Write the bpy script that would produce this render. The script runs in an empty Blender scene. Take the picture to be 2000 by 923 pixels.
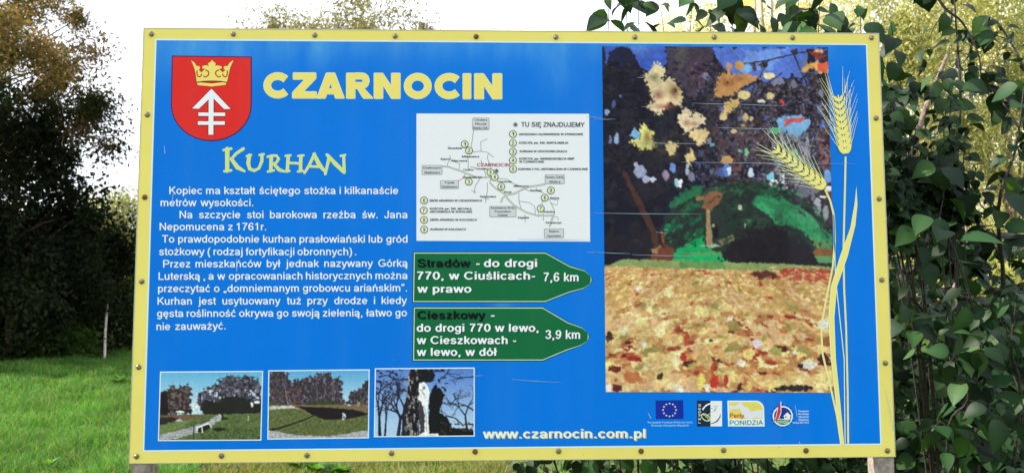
import bpy, math, random
import numpy as np
from mathutils import Vector, Matrix
from mathutils.geometry import tessellate_polygon

random.seed(7)
RNG = np.random.default_rng(11)
scene = bpy.context.scene
COL = scene.collection

# ------------------------------------------------------------------ camera
FPX = 1550.0                              # focal length in photograph pixels (photograph 2000 wide)
CAM = np.array([-0.0925, -2.5309, 1.5])
YAW, PITCH, ROLL = math.radians(-1.729), math.radians(4.489), math.radians(-0.164)
_cy, _sy, _cp, _sp = math.cos(YAW), math.sin(YAW), math.cos(PITCH), math.sin(PITCH)
FWD = np.array([-_sy * _cp, _cy * _cp, _sp])
_r = np.array([_cy, _sy, 0.0]); _u = np.cross(_r, FWD)
RGT = _r * math.cos(ROLL) + _u * math.sin(ROLL)
UPV = -_r * math.sin(ROLL) + _u * math.cos(ROLL)
cam_data = bpy.data.cameras.new('camera')
cam = bpy.data.objects.new('camera', cam_data)
COL.objects.link(cam)
cam_data.sensor_width = 36.0
cam_data.lens = 36.0 * FPX / 2000.0
cam_data.clip_start = 0.05
cam_data.clip_end = 900.0
cam_data.dof.use_dof = True; cam_data.dof.focus_distance = 2.6; cam_data.dof.aperture_fstop = 6.0
cam.matrix_world = Matrix(((RGT[0], UPV[0], -FWD[0], CAM[0]), (RGT[1], UPV[1], -FWD[1], CAM[1]),
                           (RGT[2], UPV[2], -FWD[2], CAM[2]), (0, 0, 0, 1)))
scene.camera = cam

# ------------------------------------------------------------------ light
SUN_EL, SUN_AZ = math.radians(38), math.radians(-85)     # azimuth from +Y (the view) towards +X
world = bpy.data.worlds.new('World')
scene.world = world
world.use_nodes = True
wn, wl = world.node_tree.nodes, world.node_tree.links
wn.clear()
w_out = wn.new('ShaderNodeOutputWorld'); w_bg = wn.new('ShaderNodeBackground')
w_sky = wn.new('ShaderNodeTexSky'); w_sky.sky_type = 'NISHITA'; w_sky.sun_disc = False
w_sky.sun_elevation = SUN_EL; w_sky.sun_rotation = SUN_AZ
w_sky.air_density = 1.0; w_sky.dust_density = 2.0
w_tc = wn.new('ShaderNodeTexCoord'); w_noise = wn.new('ShaderNodeTexNoise')
w_map = wn.new('ShaderNodeMapping'); w_map.inputs['Scale'].default_value = (1.0, 1.0, 2.6)
w_noise.inputs['Scale'].default_value = 1.7; w_noise.inputs['Detail'].default_value = 6
w_ramp = wn.new('ShaderNodeValToRGB')
w_ramp.color_ramp.elements[0].position = 0.36; w_ramp.color_ramp.elements[1].position = 0.60
w_ramp.color_ramp.elements[0].color = (0.12, 0.12, 0.12, 1)
w_mix = wn.new('ShaderNodeMix'); w_mix.data_type = 'RGBA'
w_mix.inputs[7].default_value = (7.2, 7.4, 7.9, 1)
wl.new(w_tc.outputs['Generated'], w_map.inputs['Vector']); wl.new(w_map.outputs[0], w_noise.inputs['Vector'])
wl.new(w_noise.outputs[0], w_ramp.inputs[0]); wl.new(w_ramp.outputs[0], w_mix.inputs[0])
wl.new(w_sky.outputs[0], w_mix.inputs[6]); wl.new(w_mix.outputs[2], w_bg.inputs['Color'])
w_bg.inputs['Strength'].default_value = 0.12
wl.new(w_bg.outputs[0], w_out.inputs['Surface'])

sun_data = bpy.data.lights.new('sun', 'SUN')
sun = bpy.data.objects.new('sun', sun_data); COL.objects.link(sun)
sun_data.energy = 4.3; sun_data.angle = math.radians(0.6); sun_data.color = (1.0, 0.93, 0.80)
to_sun = Vector((math.sin(SUN_AZ) * math.cos(SUN_EL), math.cos(SUN_AZ) * math.cos(SUN_EL), math.sin(SUN_EL)))
sun.rotation_euler = to_sun.to_track_quat('Z', 'Y').to_euler()
sun.location = (-10, 0, 20)
vs = scene.view_settings
scene.display_settings.display_device = 'sRGB'
vs.view_transform = 'Standard'; vs.look = 'None'; vs.gamma = 1.0; vs.use_curve_mapping = False
vs.exposure = 1.15
scene.cycles.max_bounces = 7
scene.cycles.transparent_max_bounces = 8

# ------------------------------------------------------------------ helpers
def lin(c):
    c = np.asarray(c, float) / 255.0
    return np.where(c <= 0.04045, c / 12.92, ((c + 0.055) / 1.055) ** 2.4)

def ray(px, py):
    return FWD + RGT * ((px - 1000.0) / FPX) - UPV * ((py - 461.5) / FPX)

def at(px, py, Y):
    """world point at world depth Y that the photograph shows at (px, py)"""
    d = ray(px, py)
    return CAM + d * ((Y - CAM[1]) / d[1])

def tag(o, label=None, cat=None, group=None, kind=None):
    if label: o['label'] = label
    if cat: o['category'] = cat
    if group: o['group'] = group
    if kind: o['kind'] = kind
    return o

def empty(name, loc):
    o = bpy.data.objects.new(name, None); COL.objects.link(o); o.location = loc
    o.empty_display_size = 0.1
    return o

def link_mesh(name, me, mat=None, parent=None):
    o = bpy.data.objects.new(name, me); COL.objects.link(o)
    if mat and not me.materials: me.materials.append(mat)
    if parent:
        o.parent = parent
        o.location = -Vector(parent.location) if parent.parent is None else (0, 0, 0)
    return o

def np_mesh(name, V, F, cols=None, smooth=False):
    """V (n,3), F (m,k) with constant k; cols per vertex (n,3) linear"""
    me = bpy.data.meshes.new(name)
    V = np.ascontiguousarray(V, np.float32); F = np.ascontiguousarray(F, np.int32)
    m, k = F.shape
    me.vertices.add(len(V)); me.vertices.foreach_set('co', V.ravel())
    me.loops.add(m * k); me.loops.foreach_set('vertex_index', F.ravel())
    me.polygons.add(m)
    me.polygons.foreach_set('loop_start', np.arange(0, m * k, k, dtype=np.int32))
    if smooth: me.polygons.foreach_set('use_smooth', np.ones(m, bool))
    me.update(calc_edges=True)
    if cols is not None:
        a = me.color_attributes.new('Col', 'FLOAT_COLOR', 'POINT')
        c = np.ones((len(V), 4), np.float32); c[:, :3] = cols
        a.data.foreach_set('color', c.ravel())
    return me

class MB:
    """collects polygons of one object"""
    def __init__(s): s.v = []; s.f = []
    def add(s, verts, faces):
        n = len(s.v); s.v += [tuple(p) for p in verts]; s.f += [tuple(i + n for i in f) for f in faces]
    def box(s, a, b):
        (x0, y0, z0), (x1, y1, z1) = a, b
        s.add([(x0,y0,z0),(x1,y0,z0),(x1,y1,z0),(x0,y1,z0),(x0,y0,z1),(x1,y0,z1),(x1,y1,z1),(x0,y1,z1)],
              [(0,3,2,1),(4,5,6,7),(0,1,5,4),(1,2,6,5),(2,3,7,6),(3,0,4,7)])
    def tube(s, pts, rad, n=7, cap=True):
        pts = [Vector(p) for p in pts]
        if not hasattr(rad, '__len__'): rad = [rad] * len(pts)
        base = len(s.v); prev = None
        for i, p in enumerate(pts):
            t = (pts[min(i + 1, len(pts) - 1)] - pts[max(i - 1, 0)])
            if t.length < 1e-9: t = Vector((0, 0, 1))
            t.normalize()
            if prev is None:
                a = t.orthogonal().normalized()
            else:
                a = (prev - t * prev.dot(t))
                a = a.normalized() if a.length > 1e-6 else t.orthogonal().normalized()
            prev = a; b = t.cross(a)
            for k in range(n):
                th = 2 * math.pi * k / n
                s.v.append(tuple(p + (a * math.cos(th) + b * math.sin(th)) * rad[i]))
        for i in range(len(pts) - 1):
            for k in range(n):
                q = base + i * n
                s.f.append((q + k, q + (k + 1) % n, q + n + (k + 1) % n, q + n + k))
        if cap:
            s.f.append(tuple(base + k for k in reversed(range(n))))
            s.f.append(tuple(base + (len(pts) - 1) * n + k for k in range(n)))
    def build(s, name, mat, parent=None, smooth=False):
        me = bpy.data.meshes.new(name); me.from_pydata(s.v, [], s.f); me.update()
        if smooth: me.polygons.foreach_set('use_smooth', [True] * len(me.polygons))
        return link_mesh(name, me, mat, parent)

def vnoise(x, y, seed=0):
    r = np.random.default_rng(seed).random((128, 128))
    xi = np.floor(x).astype(int); yi = np.floor(y).astype(int)
    fx = x - xi; fy = y - yi
    fx = fx * fx * (3 - 2 * fx); fy = fy * fy * (3 - 2 * fy)
    g = lambda a, b: r[a % 128, b % 128]
    return (g(xi, yi) * (1 - fx) + g(xi + 1, yi) * fx) * (1 - fy) + (g(xi, yi + 1) * (1 - fx) + g(xi + 1, yi + 1) * fx) * fy

def fbm(x, y, seed=0, o=4):
    t = 0; a = 1; s = 0
    for i in range(o):
        t = t + a * vnoise(x * 2 ** i + 17.3 * i, y * 2 ** i + 5.1 * i, seed + i); s += a; a *= 0.55
    return t / s

# ------------------------------------------------------------------ materials
def new_mat(name):
    m = bpy.data.materials.new(name); m.use_nodes = True
    nt = m.node_tree; nt.nodes.clear()
    return m, nt.nodes, nt.links

def mix_rgb(N, L, fac, a, b):
    n = N.new('ShaderNodeMix'); n.data_type = 'RGBA'
    for sock, val in ((0, fac), (6, a), (7, b)):
        if isinstance(val, bpy.types.NodeSocket): L.new(val, n.inputs[sock])
        elif sock == 0: n.inputs[0].default_value = val
        else: n.inputs[sock].default_value = (*val, 1) if len(val) == 3 else val
    return n.outputs[2]

def noise(N, L, scale, detail=4, vec=None, lo=0.35, hi=0.65, rough=0.55):
    n = N.new('ShaderNodeTexNoise'); n.inputs['Scale'].default_value = scale
    n.inputs['Detail'].default_value = detail; n.inputs['Roughness'].default_value = rough
    if vec: L.new(vec, n.inputs['Vector'])
    r = N.new('ShaderNodeMapRange'); r.inputs[1].default_value = lo; r.inputs[2].default_value = hi
    L.new(n.outputs[0], r.inputs[0])
    return r.outputs[0]

def obj_vec(N, L, scale=(1, 1, 1)):
    t = N.new('ShaderNodeTexCoord'); m = N.new('ShaderNodeMapping')
    m.inputs['Scale'].default_value = scale
    L.new(t.outputs['Object'], m.inputs['Vector'])
    return m.outputs[0]

def finish(N, L, bsdf):
    o = N.new('ShaderNodeOutputMaterial'); L.new(bsdf, o.inputs['Surface'])

def solid(name, c1, c2, scale=8, rough=0.6, metal=0.0, bump=0.0, vscale=(1, 1, 1), detail=5, lo=.35, hi=.65, spec=0.5):
    m, N, L = new_mat(name)
    v = obj_vec(N, L, vscale)
    f = noise(N, L, scale, detail, v, lo, hi)
    col = mix_rgb(N, L, f, c1, c2)
    p = N.new('ShaderNodeBsdfPrincipled'); L.new(col, p.inputs['Base Color'])
    p.inputs['Roughness'].default_value = rough; p.inputs['Metallic'].default_value = metal
    p.inputs['Specular IOR Level'].default_value = spec
    if bump:
        b = N.new('ShaderNodeBump'); b.inputs['Strength'].default_value = bump; b.inputs['Distance'].default_value = 0.02
        L.new(f, b.inputs['Height']); L.new(b.outputs[0], p.inputs['Normal'])
    finish(N, L, p.outputs[0])
    return m

def leaf_mat(name, trans=0.35, rough=0.45, spec=0.4, tint=(1.25, 1.2, 0.6), vein=False):
    m, N, L = new_mat(name)
    a = N.new('ShaderNodeAttribute'); a.attribute_name = 'Col'
    oi = N.new('ShaderNodeObjectInfo')
    f = noise(N, L, 30, 3, obj_vec(N, L))
    mul = N.new('ShaderNodeMix'); mul.data_type = 'RGBA'; mul.blend_type = 'MULTIPLY'; mul.inputs[0].default_value = 0.5
    L.new(a.outputs['Color'], mul.inputs[6])
    cc = mix_rgb(N, L, f, (0.7, 0.75, 0.6), (1.2, 1.15, 1.1)); L.new(cc, mul.inputs[7])
    hs = N.new('ShaderNodeHueSaturation'); L.new(mul.outputs[2], hs.inputs['Color'])
    mr = N.new('ShaderNodeMapRange'); mr.inputs[3].default_value = 0.6; mr.inputs[4].default_value = 1.6
    L.new(oi.outputs['Random'], mr.inputs[0]); L.new(mr.outputs[0], hs.inputs['Value'])
    p = N.new('ShaderNodeBsdfPrincipled'); L.new(hs.outputs[0], p.inputs['Base Color'])
    p.inputs['Roughness'].default_value = rough; p.inputs['Specular IOR Level'].default_value = spec
    t = N.new('ShaderNodeBsdfTranslucent')
    m2 = N.new('ShaderNodeMix'); m2.data_type = 'RGBA'; m2.blend_type = 'MULTIPLY'; m2.inputs[0].default_value = 1
    L.new(hs.outputs[0], m2.inputs[6]); m2.inputs[7].default_value = (*tint, 1)
    L.new(m2.outputs[2], t.inputs['Color'])
    ms = N.new('ShaderNodeMixShader'); ms.inputs[0].default_value = trans
    L.new(p.outputs[0], ms.inputs[1]); L.new(t.outputs[0], ms.inputs[2])
    finish(N, L, ms.outputs[0])
    return m

M_leaf_far = leaf_mat('tree_leaves', 0.45, 0.6, 0.15)
M_leaf_near = leaf_mat('shrub_leaves', 0.22, 0.5, 0.2)
M_grass = leaf_mat('grass_blades', 0.4, 0.55, 0.15)
M_bark_dark = solid('dark_bark', (0.025, 0.02, 0.016), (0.07, 0.055, 0.045), 25, 0.85, bump=0.5, vscale=(1, 1, .25))
M_bark_pale = solid('pale_bark', (0.16, 0.12, 0.085), (0.34, 0.27, 0.19), 18, 0.85, bump=0.5, vscale=(1, 1, .25))
M_stem = solid('shrub_stem', (0.010, 0.008, 0.007), (0.032, 0.022, 0.016), 60, 0.7, bump=0.3)
M_dead = solid('bare_branch', (0.13, 0.085, 0.065), (0.30, 0.22, 0.18), 70, 0.85, bump=0.4, vscale=(1, 1, .5))
M_concrete = solid('weathered_post', (0.20, 0.165, 0.15), (0.38, 0.32, 0.29), 45, 0.9, bump=0.35, detail=8)
M_metal_edge = solid('sheet_edge', (0.35, 0.35, 0.36), (0.5, 0.5, 0.5), 30, 0.45, 0.8)

# sheet materials of the board: printed foil, slightly glossy, with wear
def print_mat(name, attr=True, rgb=None, kind=''):
    m, N, L = new_mat(name)
    v = obj_vec(N, L)
    if attr:
        a = N.new('ShaderNodeAttribute'); a.attribute_name = 'Col'; col = a.outputs['Color']
        base = mix_rgb(N, L, noise(N, L, 9, 5, v, .3, .8), col, col)
        col = col
    else:
        col = rgb
    f1 = noise(N, L, 2.2, 6, v, .3, .75)
    if not attr:
        dark = tuple(c * 0.90 for c in rgb)
        col = mix_rgb(N, L, f1, rgb, dark)
    # pale dusty film, and fine specks of chipped foil
    sp = N.new('ShaderNodeTexVoronoi'); sp.inputs['Scale'].default_value = 38
    L.new(v, sp.inputs['Vector'])
    lt = N.new('ShaderNodeMath'); lt.operation = 'LESS_THAN'; lt.inputs[1].default_value = 0.045
    L.new(sp.outputs['Distance'], lt.inputs[0])
    gate = noise(N, L, 5, 3, v, .58, .62)
    mu = N.new('ShaderNodeMath'); mu.operation = 'MULTIPLY'; L.new(lt.outputs[0], mu.inputs[0]); L.new(gate, mu.inputs[1])
    m3 = N.new('ShaderNodeMath'); m3.operation = 'MULTIPLY'; m3.inputs[1].default_value = 0.45; L.new(mu.outputs[0], m3.inputs[0])
    col = mix_rgb(N, L, m3.outputs[0], col, (0.55, 0.62, 0.66))
    run = noise(N, L, 7, 6, obj_vec(N, L, (1, 1, .10)), .50, .85)
    mr_ = N.new('ShaderNodeMath'); mr_.operation = 'MULTIPLY'; mr_.inputs[1].default_value = 0.045; L.new(run, mr_.inputs[0])
    col = mix_rgb(N, L, mr_.outputs[0], col, (0.30, 0.42, 0.50))
    if not attr and kind != 'blue':
        chip = noise(N, L, 55, 6, v, .69, .71); edge_d = noise(N, L, 2.4, 3, v, .5, .6)
        mc = N.new('ShaderNodeMath'); mc.operation = 'MULTIPLY'; L.new(chip, mc.inputs[0]); L.new(edge_d, mc.inputs[1])
        col = mix_rgb(N, L, mc.outputs[0], col, (0.36, 0.33, 0.26))
        drt = noise(N, L, 5, 6, obj_vec(N, L, (1, 1, .25)), .55, .9); md = N.new('ShaderNodeMath'); md.operation = 'MULTIPLY'; md.inputs[1].default_value = .10; L.new(drt, md.inputs[0])
        col = mix_rgb(N, L, md.outputs[0], col, (0.60, 0.48, 0.22))
    if kind == 'blue':     # pale weathering and painted reflections below some top screws, sheen painted along the top
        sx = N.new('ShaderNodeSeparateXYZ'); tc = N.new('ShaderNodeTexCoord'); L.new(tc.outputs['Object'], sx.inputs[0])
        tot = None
        for (cx, cz, wx, wz) in STAINS_AND_SHEEN:
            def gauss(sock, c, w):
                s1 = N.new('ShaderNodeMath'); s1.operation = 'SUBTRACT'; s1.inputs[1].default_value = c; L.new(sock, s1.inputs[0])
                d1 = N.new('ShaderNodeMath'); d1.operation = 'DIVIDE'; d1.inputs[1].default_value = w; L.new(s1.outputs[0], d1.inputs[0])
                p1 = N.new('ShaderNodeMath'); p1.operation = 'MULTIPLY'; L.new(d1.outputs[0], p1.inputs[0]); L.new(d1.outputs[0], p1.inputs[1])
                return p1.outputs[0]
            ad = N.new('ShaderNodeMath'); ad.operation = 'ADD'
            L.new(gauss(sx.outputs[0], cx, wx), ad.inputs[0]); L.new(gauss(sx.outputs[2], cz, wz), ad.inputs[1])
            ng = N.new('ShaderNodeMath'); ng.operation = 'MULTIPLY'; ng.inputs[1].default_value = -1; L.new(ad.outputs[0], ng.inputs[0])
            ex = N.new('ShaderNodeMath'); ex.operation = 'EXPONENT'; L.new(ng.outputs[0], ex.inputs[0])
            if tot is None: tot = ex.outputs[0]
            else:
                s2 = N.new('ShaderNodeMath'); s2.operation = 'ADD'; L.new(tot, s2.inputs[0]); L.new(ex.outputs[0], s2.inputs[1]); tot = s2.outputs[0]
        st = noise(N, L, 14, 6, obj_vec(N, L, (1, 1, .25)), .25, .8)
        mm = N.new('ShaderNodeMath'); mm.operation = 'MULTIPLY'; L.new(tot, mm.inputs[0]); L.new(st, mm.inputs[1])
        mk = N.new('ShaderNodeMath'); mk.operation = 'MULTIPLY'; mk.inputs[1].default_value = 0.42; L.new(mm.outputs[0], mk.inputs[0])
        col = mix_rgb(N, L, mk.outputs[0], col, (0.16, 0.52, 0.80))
    p = N.new('ShaderNodeBsdfPrincipled'); L.new(col, p.inputs['Base Color'])
    r = N.new('ShaderNodeMapRange'); r.inputs[3].default_value = 0.30; r.inputs[4].default_value = 0.48
    L.new(f1, r.inputs[0]); L.new(r.outputs[0], p.inputs['Roughness'])
    p.inputs['Specular IOR Level'].default_value = 0.09
    b = N.new('ShaderNodeBump'); b.inputs['Strength'].default_value = 0.12; b.inputs['Distance'].default_value = 0.02
    L.new(noise(N, L, 3.5, 3, v, 0, 1), b.inputs['Height']); L.new(b.outputs[0], p.inputs['Normal'])
    finish(N, L, p.outputs[0])
    return m

# ------------------------------------------------------------------ the board: geometry of its plane
W, H = 2.4, 1.3723
ZC = CAM[2] + 0.1846
def bp(px, py):
    px = np.asarray(px, float); py = np.asarray(py, float)
    dx = (px - 1000.0) / FPX; dy = -(py - 461.5) / FPX
    D = [FWD[i] + RGT[i] * dx + UPV[i] * dy for i in range(3)]
    t = -CAM[1] / D[1]
    return CAM[0] + D[0] * t, CAM[2] + D[2] * t
LAY = 0.0004
STAINS_AND_SHEEN = []  # pale patches in the blue: weathering, plus sheen painted into the colour
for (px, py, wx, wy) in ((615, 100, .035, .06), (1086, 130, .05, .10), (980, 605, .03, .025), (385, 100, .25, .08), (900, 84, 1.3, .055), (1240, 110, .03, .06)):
    x, z = bp(px, py); STAINS_AND_SHEEN.append((float(x), float(z) - ZC, wx, wy))

board = empty('information_board', (0, 0, 0))
tag(board, 'large blue and yellow tourist information board headed CZARNOCIN on two posts', 'information board')

M_yellow = print_mat('yellow_foil', False, tuple(lin((240, 224, 120))))
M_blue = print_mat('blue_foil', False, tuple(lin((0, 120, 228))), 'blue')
M_print = print_mat('printed_foil')

class Print:
    """flat print drawn in photograph pixels and laid on the plane of the board"""
    def __init__(s): s.v = []; s.f = []; s.c = []
    def _push(s, xy, faces, color, lay, dz=None):
        n = len(s.v); c = tuple(lin(color))
        xs, zs = bp([p[0] for p in xy], [p[1] for p in xy])
        for i, (x, z) in enumerate(zip(xs, zs)):
            s.v.append((float(x), -LAY * (lay + (dz[i] if dz is not None else 0)), float(z))); s.c.append(c)
        for f in faces: s.f.append(tuple(i + n for i in f))
    def poly(s, pts, color, lay=1):
        if len(pts) == 4: fs = [(0, 1, 2, 3)]
        else: fs = [tuple(t) for t in tessellate_polygon([[Vector((p[0], p[1], 0)) for p in pts]])]
        s._push(pts, fs, color, lay)
    def stroke(s, pts, w, color, lay=1, cap=False):
        pts = [np.array(p, float) for p in pts]
        if not hasattr(w, '__len__'): w = [w] * len(pts)
        L_, R_ = [], []
        for i, p in enumerate(pts):
            a = pts[max(i - 1, 0)]; b = pts[min(i + 1, len(pts) - 1)]
            if i in (0, len(pts) - 1) and len(pts) > 8 and np.hypot(*(pts[0] - pts[-1])) < .01: a, b = pts[-2], pts[1]
            t = b - a; t = t / (np.hypot(*t) + 1e-9); n = np.array([-t[1], t[0]])
            L_.append(p + n * w[i] / 2); R_.append(p - n * w[i] / 2)
        m = len(pts)
        s._push(L_ + R_, [(i, i + 1, m + i + 1, m + i) for i in range(m - 1)], color, lay)
        if cap:
            s.circle(pts[0], w[0] / 2, color, lay + .12, 8); s.circle(pts[-1], w[-1] / 2, color, lay + .12, 8)
    def circle(s, c, r, color, lay=1, n=20, ry=None):
        ry = ry or r
        s.poly([(c[0] + r * math.cos(2 * math.pi * k / n), c[1] + ry * math.sin(2 * math.pi * k / n)) for k in range(n)], color, lay)
    def ring(s, c, r, w, color, lay=1, n=24):
        s.stroke([(c[0] + r * math.cos(2 * math.pi * k / n), c[1] + r * math.sin(2 * math.pi * k / n)) for k in range(n + 1)], w, color, lay)
    def rect(s, x0, y0, x1, y1, color, lay=1): s.poly([(x0, y0), (x1, y0), (x1, y1), (x0, y1)], color, lay)
    def rrect(s, x0, y0, x1, y1, r, color, lay=1):
        P = []
        for cx, cy, a0 in ((x1 - r, y0 + r, -90), (x1 - r, y1 - r, 0), (x0 + r, y1 - r, 90), (x0 + r, y0 + r, 180)):
            for k in range(5):
                a = math.radians(a0 + 22.5 * k); P.append((cx + r * math.cos(a), cy + r * math.sin(a)))
        s.poly(P, color, lay)
    def text(s, string, x0, y0, x1, y1, cap, color, lay=1, bold=0.0, res=3, sx=None, shear=0.0):
        """baseline from (x0,y0) to (x1,y1); cap height in px. Word gaps take up the slack when sx (px per em) is given"""
        words = string.split(' ') if sx else [string]
        gl = [glyphs(w, bold, res) for w in words]
        sc = cap
        L0 = math.hypot(x1 - x0, y1 - y0); ux, uy = (x1 - x0) / L0, (y1 - y0) / L0
        if sx:
            tot = sum(g[2] for g in gl); gap = (L0 - tot * sx) / max(1, len(words) - 1)
            hx = sx
            if gap < 0.26 * sx and len(words) > 1:
                hx = L0 / (tot + 0.40 * (len(words) - 1)); gap = 0.40 * hx
        else: hx = L0 / gl[0][2]; gap = 0
        pen = 0
        for V, F, wd in gl:
            xs = pen + V[:, 0] * hx + V[:, 1] * shear * sc; ys = V[:, 1] * sc
            P = np.stack([x0 + ux * xs + uy * ys, y0 + uy * xs - ux * ys], 1)
            s._push([tuple(p) for p in P], F, color, lay, V[:, 2])
            pen += wd * hx + gap
    def build(s, name, label=None, parent=None):
        me = bpy.data.meshes.new(name); me.from_pydata(s.v, [], s.f); me.update()
        a = me.color_attributes.new('Col', 'FLOAT_COLOR', 'POINT')
        c = np.ones((len(s.v), 4), np.float32); c[:, :3] = s.c
        a.data.foreach_set('color', c.ravel())
        me.polygons.foreach_set('use_smooth', [False] * len(me.polygons))
        # every print faces the reader
        me.validate()
        o = link_mesh(name, me, M_print, parent or board)
        if label: o['label'] = label
        return o

# lettering: a plain grotesque drawn with pen strokes, cap height = 1, x-height = .73
def CR(*pts):
    """smooth curve through the points"""
    P = [np.array(p, float) for p in pts]; out = []
    for i in range(len(P) - 1):
        p0 = P[max(i - 1, 0)]; p1, p2 = P[i], P[i + 1]; p3 = P[min(i + 2, len(P) - 1)]
        for t in (0, .25, .5, .75):
            out.append(.5 * (2 * p1 + (p2 - p0) * t + (2 * p0 - 5 * p1 + 4 * p2 - p3) * t * t + (3 * p1 - p0 - 3 * p2 + p3) * t ** 3))
    out.append(P[-1]); return [tuple(q) for q in out]
def AR(cx, cy, rx, ry, a0, a1):
    n = max(3, int(abs(a1 - a0) / 15) + 1)
    return [(cx + rx * math.cos(math.radians(a0 + (a1 - a0) * i / (n - 1))), cy + ry * math.sin(math.radians(a0 + (a1 - a0) * i / (n - 1)))) for i in range(n)]
def SG(*p): return list(p)
_s = CR((.80,.74),(.68,.90),(.47,.94),(.25,.88),(.17,.73),(.28,.58),(.50,.51),(.72,.43),(.82,.27),(.72,.11),(.48,.06),(.24,.11),(.12,.28))
_sl = CR((.57,.53),(.49,.63),(.34,.665),(.19,.62),(.13,.52),(.20,.42),(.35,.37),(.51,.31),(.58,.20),(.50,.09),(.34,.06),(.17,.10),(.09,.22))
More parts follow.
